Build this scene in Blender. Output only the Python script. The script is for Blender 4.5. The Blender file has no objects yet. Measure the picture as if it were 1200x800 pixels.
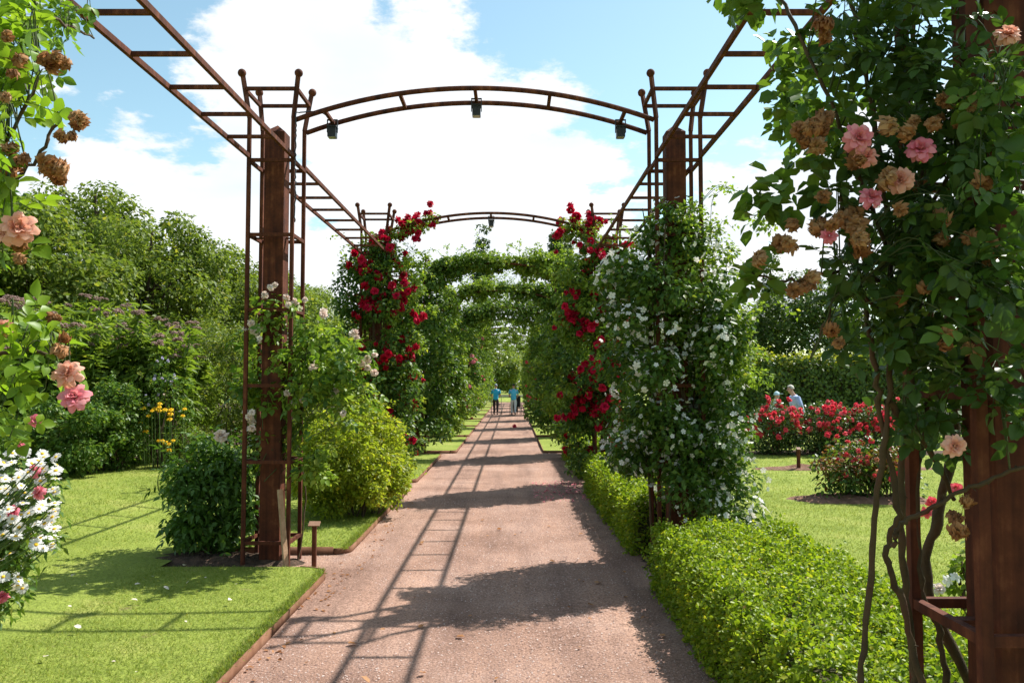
import bpy, bmesh, math
import numpy as np
from mathutils import Vector, Matrix

R = math.radians
sc = bpy.context.scene
C = bpy.context.collection
rng = np.random.default_rng(7)

# ------------------------------------------------------------------ camera
F, H, TH = 970.0, 1.82, R(2.77)
cd = bpy.data.cameras.new('camera')
cam = bpy.data.objects.new('camera', cd)
C.objects.link(cam)
cam.location = (0, 0, H)
cam.rotation_euler = (R(90) + TH, 0, 0)
cd.sensor_width = 36
cd.lens = 36 * F / 1200
cd.clip_start, cd.clip_end = 0.05, 6000
sc.camera = cam


def ray(px, py):
    a, b = (px - 600) / F, (400 - py) / F
    return Vector((a, math.cos(TH) - b * math.sin(TH), math.sin(TH) + b * math.cos(TH)))


def P(px, py, Y):
    """world point at distance Y that lies behind photograph pixel (px, py)"""
    d = ray(px, py)
    return Vector((d.x * Y / d.y, Y, H + d.z * Y / d.y))


# ------------------------------------------------------------------ world, sun, exposure
SUN_DIR = Vector((.62, .48, 1)).normalized()
SUN_EL = math.asin(SUN_DIR.z)
SUN_AZ = math.atan2(SUN_DIR.x, SUN_DIR.y)
SKY_STRENGTH, SUN_STRENGTH, EXPOSURE = 0.088, 5.0, 0.80
world = bpy.data.worlds.new('World')
sc.world = world
world.use_nodes = True
nt = world.node_tree
N, L = nt.nodes, nt.links
bg = N['Background']
bg.inputs['Strength'].default_value = SKY_STRENGTH
sky = N.new('ShaderNodeTexSky')
sky.sky_type = 'NISHITA'
sky.sun_disc = False
sky.sun_elevation = SUN_EL
sky.sun_rotation = SUN_AZ
sky.air_density, sky.dust_density, sky.ozone_density = 1.0, 0.6, 1.2


def wmath(op, a, b=None, c=None):
    n = N.new('ShaderNodeMath')
    n.operation = op
    for i, v in enumerate((a, b, c)):
        if v is None:
            continue
        if isinstance(v, (int, float)):
            n.inputs[i].default_value = v
        else:
            L.new(v, n.inputs[i])
    return n.outputs[0]


tc = N.new('ShaderNodeTexCoord')
sep = N.new('ShaderNodeSeparateXYZ')
L.new(tc.outputs['Generated'], sep.inputs[0])
zz = wmath('ADD', wmath('MAXIMUM', sep.outputs[2], 0.0), 0.22)
cu, cv = wmath('DIVIDE', sep.outputs[0], zz), wmath('DIVIDE', sep.outputs[1], zz)
comb = N.new('ShaderNodeCombineXYZ')
L.new(cu, comb.inputs[0]); L.new(cv, comb.inputs[1])


def wnoise(scale, detail, rough, off):
    n = N.new('ShaderNodeTexNoise')
    n.inputs['Scale'].default_value = scale
    n.inputs['Detail'].default_value = detail
    n.inputs['Roughness'].default_value = rough
    m = N.new('ShaderNodeVectorMath'); m.operation = 'ADD'
    m.inputs[1].default_value = off
    L.new(comb.outputs[0], m.inputs[0]); L.new(m.outputs[0], n.inputs['Vector'])
    return n.outputs['Fac']


dens = wmath('MULTIPLY_ADD', wnoise(2.9, 10, .62, (3.1, 1.7, 0)), 1.75, -0.375)
# cumulus banks: direction, angular radius (deg), weight
for px, py, rad, w in ((440, 70, 11, .16), (560, 190, 11, .15), (310, 30, 7, .12), (215, 255, 8, .34), (110, 260, 6, .2), (350, 300, 7, .15), (60, 20, 4, .05),
                       (900, 260, 8, .2), (620, 330, 14, .2), (480, 300, 9, .12), (850, 180, 4, .08), (1010, 230, 8, .16),
                       (150, 110, 7, -.2), (820, 110, 9, -.2), (575, 35, 4.5, -.2), (430, 235, 3.5, -.12), (660, 235, 4, -.12), (470, 30, 2.5, -.1), (950, 60, 8, -.1),
                       (640, 20, 5, -.08), (760, 40, 6, -.08)):
    d = ray(px, py).normalized()
    dp = N.new('ShaderNodeVectorMath'); dp.operation = 'DOT_PRODUCT'
    dp.inputs[1].default_value = d
    L.new(tc.outputs['Generated'], dp.inputs[0])
    mr = N.new('ShaderNodeMapRange'); mr.interpolation_type = 'SMOOTHSTEP'
    mr.inputs['From Min'].default_value = math.cos(R(rad * 1.15)); mr.inputs['From Max'].default_value = 1.0
    mr.inputs['To Min'].default_value = 0; mr.inputs['To Max'].default_value = w * 1.25
    L.new(dp.outputs['Value'], mr.inputs['Value'])
    dens = wmath('ADD', dens, mr.outputs[0])
cm = N.new('ShaderNodeMapRange'); cm.interpolation_type = 'SMOOTHSTEP'
cm.inputs['From Min'].default_value = .51; cm.inputs['From Max'].default_value = .67
L.new(dens, cm.inputs['Value'])
shade = N.new('ShaderNodeMapRange')
shade.inputs['From Min'].default_value = .35; shade.inputs['From Max'].default_value = .7
shade.inputs['To Min'].default_value = 0.0; shade.inputs['To Max'].default_value = 1.0
L.new(wnoise(1.9, 5, .5, (8.3, 2.2, 1)), shade.inputs['Value'])
cc = N.new('ShaderNodeMix'); cc.data_type = 'RGBA'
cc.inputs['A'].default_value = (6.0, 6.5, 7.0, 1); cc.inputs['B'].default_value = (8.0, 8.0, 7.95, 1)
L.new(shade.outputs[0], cc.inputs['Factor'])
tint = N.new('ShaderNodeMix'); tint.data_type = 'RGBA'; tint.blend_type = 'MULTIPLY'
tint.inputs['Factor'].default_value = 1
tint.inputs['B'].default_value = (1.4, 1.53, 1.26, 1)
L.new(sky.outputs[0], tint.inputs['A'])
mx = N.new('ShaderNodeMix'); mx.data_type = 'RGBA'
L.new(cm.outputs[0], mx.inputs['Factor']); L.new(tint.outputs['Result'], mx.inputs['A']); L.new(cc.outputs['Result'], mx.inputs['B'])
L.new(mx.outputs['Result'], bg.inputs['Color'])

sl = bpy.data.lights.new('sun', 'SUN')
sl.energy = SUN_STRENGTH; sl.angle = R(.53); sl.color = (1, .965, .9)
so = bpy.data.objects.new('sun', sl); C.objects.link(so)
so.rotation_euler = SUN_DIR.to_track_quat('Z', 'Y').to_euler()
so.location = (20, 16, 40)

sc.view_settings.view_transform = 'Standard'
sc.view_settings.look = 'None'
sc.view_settings.exposure = EXPOSURE
sc.view_settings.gamma = 1
sc.cycles.use_denoising = True
sc.cycles.max_bounces = 7
sc.cycles.diffuse_bounces = 4
sc.cycles.transmission_bounces = 5
sc.cycles.transparent_max_bounces = 8
sc.cycles.caustics_reflective = False
sc.cycles.caustics_refractive = False
sc.cycles.sample_clamp_indirect = 6


# ------------------------------------------------------------------ materials
def new_mat(name):
    m = bpy.data.materials.new(name)
    m.use_nodes = True
    return m, m.node_tree.nodes, m.node_tree.links, m.node_tree.nodes['Principled BSDF']


def ramp(n, cols, pos=None):
    r = n.new('ShaderNodeValToRGB')
    e = r.color_ramp.elements
    k = len(cols)
    while len(e) < k:
        e.new(.5)
    for i, c in enumerate(cols):
        e[i].position = pos[i] if pos else i / (k - 1)
        e[i].color = (*c, 1)
    return r


def noise(n, l, scale, detail=4, rough=.55, coord='Object'):
    t = n.new('ShaderNodeTexCoord')
    x = n.new('ShaderNodeTexNoise')
    x.inputs['Scale'].default_value = scale
    x.inputs['Detail'].default_value = detail
    x.inputs['Roughness'].default_value = rough
    l.new(t.outputs[coord], x.inputs['Vector'])
    return x


def green(c):
    return (c[0] * 1.46, c[1] * 1.4, c[2] * 1.1)


def leaf_mat(name, cols, trans=.32, rough=.42, spec=.35, tcol=(1.25, 1.25, .55), objrand=False):
    """leaf colour varies from leaf to leaf; thin leaves pass light"""
    if tcol[2] < .7 and trans > 0:
        cols, trans = [green(c) for c in cols], trans * 1.3
        cols = cols + [(cols[-1][0] * 1.45, cols[-1][1] * 1.08, cols[-1][2])]
    m, n, l, b = new_mat(name)
    g = n.new('ShaderNodeNewGeometry')
    src = g.outputs['Random Per Island']
    if objrand:
        oi = n.new('ShaderNodeObjectInfo')
        ad = n.new('ShaderNodeMath'); ad.operation = 'MULTIPLY_ADD'
        l.new(src, ad.inputs[0]); ad.inputs[1].default_value = .4
        mu = n.new('ShaderNodeMath'); mu.operation = 'MULTIPLY'; mu.inputs[1].default_value = .6
        l.new(oi.outputs['Random'], mu.inputs[0]); l.new(mu.outputs[0], ad.inputs[2])
        src = ad.outputs[0]
    r = ramp(n, cols, [i / (len(cols) - 2) * .9 for i in range(len(cols) - 1)] + [1.0] if tcol[2] < .7 and trans > 0 and len(cols) > 2 else None)
    l.new(src, r.inputs[0])
    l.new(r.outputs[0], b.inputs['Base Color'])
    b.inputs['Roughness'].default_value = rough
    b.inputs['Specular IOR Level'].default_value = spec * .7
    t = n.new('ShaderNodeBsdfTranslucent')
    mu = n.new('ShaderNodeMix'); mu.data_type = 'RGBA'; mu.blend_type = 'MULTIPLY'; mu.inputs['Factor'].default_value = 1
    mu.inputs['B'].default_value = (*tcol, 1)
    l.new(r.outputs[0], mu.inputs['A']); l.new(mu.outputs['Result'], t.inputs['Color'])
    s = n.new('ShaderNodeMixShader'); s.inputs[0].default_value = trans
    l.new(b.outputs[0], s.inputs[1]); l.new(t.outputs[0], s.inputs[2])
    l.new(s.outputs[0], n['Material Output'].inputs['Surface'])
    return m


def petal_mat(name, cols, trans=.3):
    return leaf_mat(name, cols, trans, .55, .2, (1.1, 1.0, .95), True)


def mottled(name, cols, scale, rough=.85, bump=.3, bscale=None, spec=.3, coord='Object', dist=.01):
    m, n, l, b = new_mat(name)
    x = noise(n, l, scale, 6, .62, coord)
    r = ramp(n, cols, [.3 + .4 * i / (len(cols) - 1) for i in range(len(cols))])
    l.new(x.outputs['Fac'], r.inputs[0]); l.new(r.outputs[0], b.inputs['Base Color'])
    b.inputs['Roughness'].default_value = rough
    b.inputs['Specular IOR Level'].default_value = spec
    if bump:
        y = noise(n, l, bscale or scale * 5, 5, .6, coord)
        bp = n.new('ShaderNodeBump'); bp.inputs['Strength'].default_value = bump; bp.inputs['Distance'].default_value = dist
        l.new(y.outputs['Fac'], bp.inputs['Height']); l.new(bp.outputs[0], b.inputs['Normal'])
    return m


G = dict
M = {}
def corten():
    m, n, l, b = new_mat('corten_steel')
    t = n.new('ShaderNodeTexCoord')
    mp = n.new('ShaderNodeMapping'); mp.inputs['Scale'].default_value = (22, 22, 1.1)
    l.new(t.outputs['Object'], mp.inputs[0])
    st = n.new('ShaderNodeTexNoise'); st.inputs['Scale'].default_value = 1; st.inputs['Detail'].default_value = 5
    l.new(mp.outputs[0], st.inputs['Vector'])
    x = noise(n, l, 8, 6, .65)
    ad = n.new('ShaderNodeMath'); ad.operation = 'MULTIPLY_ADD'; ad.inputs[1].default_value = .55
    l.new(st.outputs['Fac'], ad.inputs[0])
    mu = n.new('ShaderNodeMath'); mu.operation = 'MULTIPLY'; mu.inputs[1].default_value = .5
    l.new(x.outputs['Fac'], mu.inputs[0]); l.new(mu.outputs[0], ad.inputs[2])
    r = ramp(n, [(.03, .01, .006), (.07, .02, .01), (.108, .031, .014), (.2, .07, .032)], [.36, .48, .58, .7])
    l.new(ad.outputs[0], r.inputs[0]); l.new(r.outputs[0], b.inputs['Base Color'])
    b.inputs['Roughness'].default_value = .82; b.inputs['Specular IOR Level'].default_value = .2
    f = noise(n, l, 70, 5, .6)
    bp = n.new('ShaderNodeBump'); bp.inputs['Strength'].default_value = .25; bp.inputs['Distance'].default_value = .004
    l.new(f.outputs['Fac'], bp.inputs['Height']); l.new(bp.outputs[0], b.inputs['Normal'])
    return m


M['corten'] = corten()
M['edging'] = mottled('edging_steel', [(.12, .055, .032), (.19, .093, .055), (.26, .14, .088)], 5, .85, .25, 60, .12, dist=.004)
M['black_metal'] = mottled('black_metal', [(.018, .018, .02), (.035, .035, .04)], 30, .45, .1)
M['lens'] = mottled('lamp_glass', [(.3, .3, .3), (.4, .4, .38)], 30, .1, 0)
M['wood'] = mottled('weathered_wood', [(.3, .17, .1), (.45, .3, .19)], 14, .85, .4)
M['bark'] = mottled('bark', [(.045, .03, .02), (.1, .07, .045)], 12, .95, .6)
M['cane'] = mottled('rose_cane', [(.035, .022, .012), (.075, .05, .022), (.085, .036, .02)], 8, .8, .8, 70, dist=.006)
M['stem'] = mottled('green_stem', [(.05, .09, .02), (.09, .15, .035)], 9, .6, .1)
M['twig'] = mottled('leafy_twig', [(.035, .055, .014), (.07, .09, .025)], 9, .7, .1)
M['soil'] = mottled('garden_soil', [(.13, .066, .04), (.22, .12, .078), (.3, .175, .12)], 9, .95, 1, 40, dist=.05)
M['mulch'] = mottled('dark_soil', [(.04, .025, .017), (.085, .055, .035), (.16, .09, .06)], 14, .95, 1, 50, dist=.04)
M['ground'] = mottled('meadow', [(.06, .11, .022), (.10, .17, .035)], .6, .95, .3, 6)
M['stone'] = mottled('stone', [(.3, .28, .26), (.42, .4, .37)], 4, .8, .3)
M['skin'] = mottled('skin', [(.5, .28, .2), (.58, .34, .25)], 20, .5, 0)
M['shirt_cyan'] = mottled('cyan_cotton', [(.03, .36, .62), (.05, .44, .72)], 12, .85, .3, 40)
M['shirt_sky'] = mottled('sky_blue_cotton', [(.07, .4, .68), (.12, .5, .78)], 12, .85, .3, 40)
M['shirt_pale'] = mottled('pale_blue_cotton', [(.32, .40, .66), (.42, .5, .75)], 12, .85, .3, 40)
M['cloth_white'] = mottled('white_cotton', [(.55, .58, .68), (.7, .72, .8)], 12, .85, .3, 40)
M['cloth_dark'] = mottled('dark_cotton', [(.012, .012, .016), (.03, .03, .036)], 12, .85, .3, 40)
M['cloth_navy'] = mottled('brown_cotton', [(.03, .02, .025), (.06, .04, .05)], 12, .85, .3, 40)
M['hair_grey'] = mottled('grey_hair', [(.4, .36, .3), (.6, .56, .5)], 60, .7, .4, 90)
M['hair_dark'] = mottled('dark_hair', [(.012, .01, .01), (.03, .024, .02)], 60, .6, .4, 90)
M['cap'] = mottled('cap_cloth', [(.2, .24, .3), (.3, .33, .38)], 20, .8, .2)
M['sunhat'] = mottled('pale_hat_cloth', [(.4, .6, .68), (.6, .75, .8)], 20, .8, .2)
M['rubber'] = mottled('rubber', [(.015, .015, .015), (.03, .03, .03)], 20, .8, .2)
M['chrome'] = mottled('grey_metal', [(.3, .3, .32), (.4, .4, .42)], 20, .35, 0)
M['label'] = mottled('plate', [(.2, .11, .07), (.3, .17, .11)], 14, .7, .1)

M['lime'] = leaf_mat('lime_leaves', [(.058, .09, .02), (.092, .138, .03), (.135, .185, .05)], .36, .5)
M['dark_tree'] = leaf_mat('dark_leaves', [(.03, .06, .018), (.05, .09, .025), (.08, .12, .04)], .28)
M['pale_tree'] = leaf_mat('pale_leaves', [(.085, .13, .035), (.12, .17, .045), (.16, .21, .06)], .3)
M['poplar'] = leaf_mat('poplar_leaves', [(.03, .06, .025), (.055, .085, .03)], .2)
M['climber'] = leaf_mat('climber_leaves', [(.04, .085, .016), (.07, .13, .026), (.12, .18, .045)], .32)
M['climber_light'] = leaf_mat('light_climber_leaves', [(.08, .13, .022), (.12, .19, .035), (.17, .24, .055)], .38)
M['rambler'] = leaf_mat('rambler_leaves', [(.025, .06, .014), (.05, .1, .02), (.08, .14, .03)], .3)
M['redrose'] = leaf_mat('red_rose_leaves', [(.022, .055, .014), (.045, .095, .022), (.09, .15, .035)], .3)
M['box'] = leaf_mat('box_leaves', [(.085, .145, .012), (.14, .21, .018), (.2, .265, .032)], .38, .4, .28)
M['yellow_shrub'] = leaf_mat('yellow_green_leaves', [(.125, .18, .022), (.18, .235, .03), (.235, .275, .046)], .45)
M['peony'] = leaf_mat('peony_leaves', [(.022, .06, .014), (.04, .09, .018), (.06, .12, .022)], .25, .4, .4, objrand=True)
M['roseleaf'] = leaf_mat('rose_leaves', [(.03, .075, .016), (.055, .115, .024), (.10, .165, .03)], .3, .42, .4, objrand=True)
M['roseleaf_dark'] = leaf_mat('dark_rose_leaves', [(.022, .05, .014), (.036, .075, .018), (.06, .105, .022)], .26, .42, .4, objrand=True)
M['roseleaf_light'] = leaf_mat('light_rose_leaves', [(.07, .14, .02), (.12, .21, .025), (.18, .27, .035)], .42, .4, .4, objrand=True)
M['perennial'] = leaf_mat('perennial_leaves', [(.07, .115, .025), (.10, .16, .03), (.135, .2, .045)], .36)
M['mound'] = leaf_mat('mound_leaves', [(.04, .09, .02), (.065, .125, .028), (.10, .16, .04)], .3)
M['olive'] = leaf_mat('olive_leaves', [(.06, .095, .02), (.095, .14, .026), (.14, .18, .04)], .3)
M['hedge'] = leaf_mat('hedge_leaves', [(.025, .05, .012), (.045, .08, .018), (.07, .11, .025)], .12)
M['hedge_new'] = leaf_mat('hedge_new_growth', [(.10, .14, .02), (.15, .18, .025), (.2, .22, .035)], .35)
M['redbed'] = leaf_mat('bed_rose_leaves', [(.03, .07, .02), (.05, .09, .03), (.08, .12, .04)], .25, .35, .5)
M['grass'] = leaf_mat('grass_blades', [(.09, .14, .022), (.13, .18, .035), (.18, .21, .07)], .3, .5, .15)
M['dry_leaf'] = leaf_mat('dry_hedge_leaves', [(.2, .12, .05), (.3, .2, .1)], .05)
M['coppery'] = leaf_mat('coppery_leaves', [(.12, .04, .022), (.16, .07, .035), (.1, .1, .03)], .3)
M['twigs'] = mottled('hedge_core_dark', [(.03, .03, .012), (.06, .05, .02)], 20, .95, .5)  # dark brown for the boxes added inside the hedges to block light

M['p_white'] = petal_mat('white_petals', [(.72, .72, .68), (.82, .82, .8)])
M['p_blush'] = petal_mat('blush_petals', [(.75, .55, .45), (.82, .7, .62), (.8, .76, .7)])
M['p_red'] = petal_mat('red_petals', [(.34, .003, .016), (.48, .006, .035), (.6, .015, .075)])
M['p_bright'] = petal_mat('bright_red_petals', [(.68, .03, .07), (.8, .09, .13), (.82, .18, .22)])
M['p_pink'] = petal_mat('pink_petals', [(.7, .13, .22), (.78, .24, .3), (.8, .4, .4)])
M['p_peach'] = petal_mat('peach_petals', [(.78, .3, .24), (.8, .42, .3), (.82, .52, .42)])
M['p_dry'] = petal_mat('dried_petals', [(.26, .11, .045), (.42, .21, .09), (.56, .36, .19)])
M['p_yellow'] = petal_mat('yellow_petals', [(.8, .46, .01), (.85, .6, .03)])
M['p_mauve'] = petal_mat('mauve_petals', [(.30, .2, .16), (.42, .27, .24)])
M['p_lilac'] = petal_mat('lilac_petals', [(.45, .42, .62), (.6, .56, .72)])
M['disc'] = petal_mat('daisy_disc', [(.75, .42, .02), (.85, .55, .04)], .05)


def path_mat():
    m, n, l, b = new_mat('red_grit')
    big = noise(n, l, .9, 5, .6)
    fine = noise(n, l, 55, 4, .75)
    r1 = ramp(n, [(.21, .122, .088), (.295, .18, .133), (.375, .244, .188)], [.3, .5, .72])
    l.new(big.outputs['Fac'], r1.inputs[0])
    r2 = ramp(n, [(.34, .32, .34), (.98, .97, .96), (1.6, 1.62, 1.7)], [.3, .5, .7])
    l.new(fine.outputs['Fac'], r2.inputs[0])
    mu = n.new('ShaderNodeMix'); mu.data_type = 'RGBA'; mu.blend_type = 'MULTIPLY'; mu.inputs['Factor'].default_value = 1
    l.new(r1.outputs[0], mu.inputs['A']); l.new(r2.outputs[0], mu.inputs['B'])
    l.new(mu.outputs['Result'], b.inputs['Base Color'])
    b.inputs['Roughness'].default_value = .93
    b.inputs['Specular IOR Level'].default_value = .2
    # foot-worn tracks along the path and damp, darker drifts of grit
    tcw = n.new('ShaderNodeTexCoord'); mpw = n.new('ShaderNodeMapping'); mpw.inputs['Scale'].default_value = (2.6, .22, 1)
    wn = n.new('ShaderNodeTexNoise'); wn.inputs['Scale'].default_value = 1; wn.inputs['Detail'].default_value = 6; wn.inputs['Roughness'].default_value = .65
    l.new(tcw.outputs['Object'], mpw.inputs[0]); l.new(mpw.outputs[0], wn.inputs['Vector'])
    rw = ramp(n, [(.74, .73, .74), (1, 1, 1), (1.16, 1.13, 1.08)], [.34, .5, .66])
    l.new(wn.outputs['Fac'], rw.inputs[0])
    mw = n.new('ShaderNodeMix'); mw.data_type = 'RGBA'; mw.blend_type = 'MULTIPLY'; mw.inputs['Factor'].default_value = 1
    l.new(mu.outputs['Result'], mw.inputs['A']); l.new(rw.outputs[0], mw.inputs['B']); l.new(mw.outputs['Result'], b.inputs['Base Color'])
    mid = noise(n, l, 6, 4, .6)
    ad = n.new('ShaderNodeMath'); ad.operation = 'MULTIPLY_ADD'; ad.inputs[1].default_value = 2.5
    l.new(mid.outputs['Fac'], ad.inputs[0]); l.new(fine.outputs['Fac'], ad.inputs[2])
    bp = n.new('ShaderNodeBump'); bp.inputs['Strength'].default_value = .9; bp.inputs['Distance'].default_value = .012
    l.new(ad.outputs[0], bp.inputs['Height']); l.new(bp.outputs[0], b.inputs['Normal'])
    return m


def lawn_mat():
    m, n, l, b = new_mat('mown_lawn')
    a = noise(n, l, 1.3, 7, .68); f = noise(n, l, 45, 4, .7)
    r1 = ramp(n, [(.155, .2, .03), (.215, .265, .045), (.30, .31, .08)], [.3, .52, .75])
    l.new(a.outputs['Fac'], r1.inputs[0])
    r2 = ramp(n, [(.5, .52, .5), (1, 1, 1), (1.4, 1.35, 1.4)], [.3, .5, .72])
    l.new(f.outputs['Fac'], r2.inputs[0])
    mu = n.new('ShaderNodeMix'); mu.data_type = 'RGBA'; mu.blend_type = 'MULTIPLY'; mu.inputs['Factor'].default_value = 1
    l.new(r1.outputs[0], mu.inputs['A']); l.new(r2.outputs[0], mu.inputs['B'])
    l.new(mu.outputs['Result'], b.inputs['Base Color'])
    d = noise(n, l, 2.2, 7, .7)
    dr = n.new('ShaderNodeMapRange'); dr.inputs['From Min'].default_value = .63; dr.inputs['From Max'].default_value = .72
    l.new(d.outputs['Fac'], dr.inputs['Value'])
    m3 = n.new('ShaderNodeMix'); m3.data_type = 'RGBA'; m3.inputs['B'].default_value = (.22, .17, .08, 1)
    l.new(dr.outputs[0], m3.inputs['Factor']); l.new(mu.outputs['Result'], m3.inputs['A']); l.new(m3.outputs['Result'], b.inputs['Base Color'])
    b.inputs['Roughness'].default_value = .9; b.inputs['Specular IOR Level'].default_value = .15
    bp = n.new('ShaderNodeBump'); bp.inputs['Strength'].default_value = .8; bp.inputs['Distance'].default_value = .02
    l.new(f.outputs['Fac'], bp.inputs['Height']); l.new(bp.outputs[0], b.inputs['Normal'])
    return m


M['path'] = path_mat()
M['lawn'] = lawn_mat()
M['pebble'] = leaf_mat('pebbles', [(.2, .12, .1), (.36, .24, .2), (.5, .4, .36)], 0, .9, .2)


# ------------------------------------------------------------------ object helpers
def tag(o, label=None, cat=None, group=None, kind=None):
    for k, v in (('label', label), ('category', cat), ('group', group), ('kind', kind)):
        if v:
            o[k] = v
    return o


def root(name, loc, label, cat, group=None):
    o = bpy.data.objects.new(name, None)
    C.objects.link(o)
    o.location = loc
    o.empty_display_size = .1
    return tag(o, label, cat, group)


def mesh_np(name, V, faces, mat=None, smooth=False):
    """faces: list of int arrays (n,k)"""
    me = bpy.data.meshes.new(name)
    V = np.asarray(V, np.float32)
    me.vertices.add(len(V)); me.vertices.foreach_set('co', V.ravel())
    faces = [np.asarray(f, np.int32) for f in faces if len(f)]
    nl = sum(f.size for f in faces); nf = sum(len(f) for f in faces)
    me.loops.add(nl); me.polygons.add(nf)
    me.loops.foreach_set('vertex_index', np.concatenate([f.ravel() for f in faces]))
    st, s = [], 0
    for f in faces:
        k = f.shape[1]
        st.append(s + np.arange(len(f)) * k); s += f.size
    me.polygons.foreach_set('loop_start', np.concatenate(st).astype(np.int32))
    if smooth:
        me.polygons.foreach_set('use_smooth', np.ones(nf, bool))
    me.update(calc_edges=True)
    if mat:
        me.materials.append(mat)
    return me


def link(name, me, parent=None, kind=None, mat4=None):
    """mesh data in world coordinates (or placed by mat4), hung under parent (things are never rotated, only moved)"""
    o = bpy.data.objects.new(name, me)
    C.objects.link(o)
    mw = mat4 if mat4 is not None else Matrix.Identity(4)
    if parent is not None:
        o.parent = parent
        off = Vector(parent.location)
        q = parent.parent
        while q is not None:
            off += Vector(q.location); q = q.parent
        o.matrix_local = Matrix.Translation(-off) @ mw
    else:
        o.matrix_local = mw
    if kind:
        o['kind'] = kind
    return o


def bm_mesh(name, bm, mat=None, smooth=False):
    me = bpy.data.meshes.new(name)
    bm.normal_update()
    bm.to_mesh(me); bm.free()
    if mat:
        me.materials.append(mat)
    if smooth:
        me.polygons.foreach_set('use_smooth', np.ones(len(me.polygons), bool))
    return me


def bx(bm, c, s, M4=None):
    m = Matrix.Translation(c) @ Matrix.Diagonal((*s, 1))
    bmesh.ops.create_cube(bm, size=1, matrix=(M4 @ m) if M4 else m)


def bar(bm, a, b, w, h=None):
    """square bar between two points"""
    a, b = Vector(a), Vector(b)
    d = b - a
    q = d.to_track_quat('Y', 'Z').to_matrix().to_4x4()
    m = Matrix.Translation((a + b) / 2) @ q @ Matrix.Diagonal((w, d.length, h or w, 1))
    bmesh.ops.create_cube(bm, size=1, matrix=m)


class Tubes:
    """collects swept tubes"""
    def __init__(s):
        s.V, s.Fq, s.n = [], [], 0

    def add(s, pts, rad, k=6, wob=0):
        pts = np.asarray([tuple(p) for p in pts], float)
        n = len(pts)
        rad = np.full(n, rad) if np.isscalar(rad) else np.asarray(rad, float)
        if wob:
            rad = rad * (1 + wob * rng.uniform(-1, 1, n))
        t = np.gradient(pts, axis=0)
        t /= np.linalg.norm(t, axis=1)[:, None] + 1e-9
        ref = np.array([.31, .17, .93]) if abs(t[:, 2]).mean() < .8 else np.array([1., .2, 0])
        u = np.cross(t, ref); u /= np.linalg.norm(u, axis=1)[:, None] + 1e-9
        v = np.cross(t, u)
        a = np.arange(k) * 2 * math.pi / k
        ring = pts[:, None] + rad[:, None, None] * (np.cos(a)[None, :, None] * u[:, None] + np.sin(a)[None, :, None] * v[:, None])
        s.V.append(ring.reshape(-1, 3))
        i = np.arange(n - 1)[:, None] * k + np.arange(k)[None]
        j = np.arange(n - 1)[:, None] * k + (np.arange(k)[None] + 1) % k
        s.Fq.append((np.stack([i, j, j + k, i + k], -1).reshape(-1, 4)) + s.n)
        s.n += n * k
        return s

    def mesh(s, name, mat):
        return mesh_np(name, np.concatenate(s.V), [np.concatenate(s.Fq)], mat, True)


def spline(pts, n=12, jit=0):
    """Catmull-Rom through pts"""
    p = [np.array(tuple(q), float) for q in pts]
    p = [2 * p[0] - p[1]] + p + [2 * p[-1] - p[-2]]
    out = []
    for i in range(1, len(p) - 2):
        for k in range(n):
            t = k / n
            a, b, c, d = p[i - 1:i + 3]
            out.append(.5 * (2 * b + (c - a) * t + (2 * a - 5 * b + 4 * c - d) * t * t + (3 * b - a - 3 * c + d) * t ** 3))
    out.append(p[-2])
    out = np.array(out)
    if jit:
        out[1:-1] += rng.normal(0, jit, (len(out) - 2, 3))
    return out


# ------------------------------------------------------------------ leaves
T_DIAMOND = (np.array([[0, 0, 0], [.42, .33, .1], [1, 0, -.06], [.42, -.33, .1]]), np.array([[0, 2, 1], [0, 3, 2]]))
T_LANCE = (np.array([[0, 0, 0], [.35, .13, .04], [1, 0, -.22], [.35, -.13, .04]]), np.array([[0, 2, 1], [0, 3, 2]]))
T_OVAL = (np.array([[0, 0, 0], [.22, .3, .09], [.68, .34, .1], [1.05, 0, -.1], [.68, -.34, .1], [.22, -.3, .09]]),
          np.array([[0, 2, 1], [0, 3, 2], [0, 5, 4], [0, 4, 3]]))
T_BLADE = (np.array([[0, -.06, 0], [0, .06, 0], [.6, .035, .02], [1, 0, .1]]), np.array([[0, 1, 2], [0, 2, 3]]))
T_BLADE3 = (np.array([[0, -.07, 0], [0, .07, 0], [1, 0, .1]]), np.array([[0, 1, 2]]))
_a = np.arange(5) * 2 * math.pi / 5
T_STAR = (np.concatenate([[[0, 0, -.03]], np.stack([np.cos(_a - .5) * .44, np.sin(_a - .5) * .44, 0 * _a + .05], 1), np.stack([np.cos(_a) * .5, np.sin(_a) * .5, 0 * _a + .08], 1), np.stack([np.cos(_a + .5) * .44, np.sin(_a + .5) * .44, 0 * _a + .05], 1)]),
          np.array([f for i in range(5) for f in ([0, 1 + i, 6 + i], [0, 6 + i, 11 + i])]))


def unit(v):
    return v / (np.linalg.norm(v, axis=-1, keepdims=True) + 1e-9)


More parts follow.
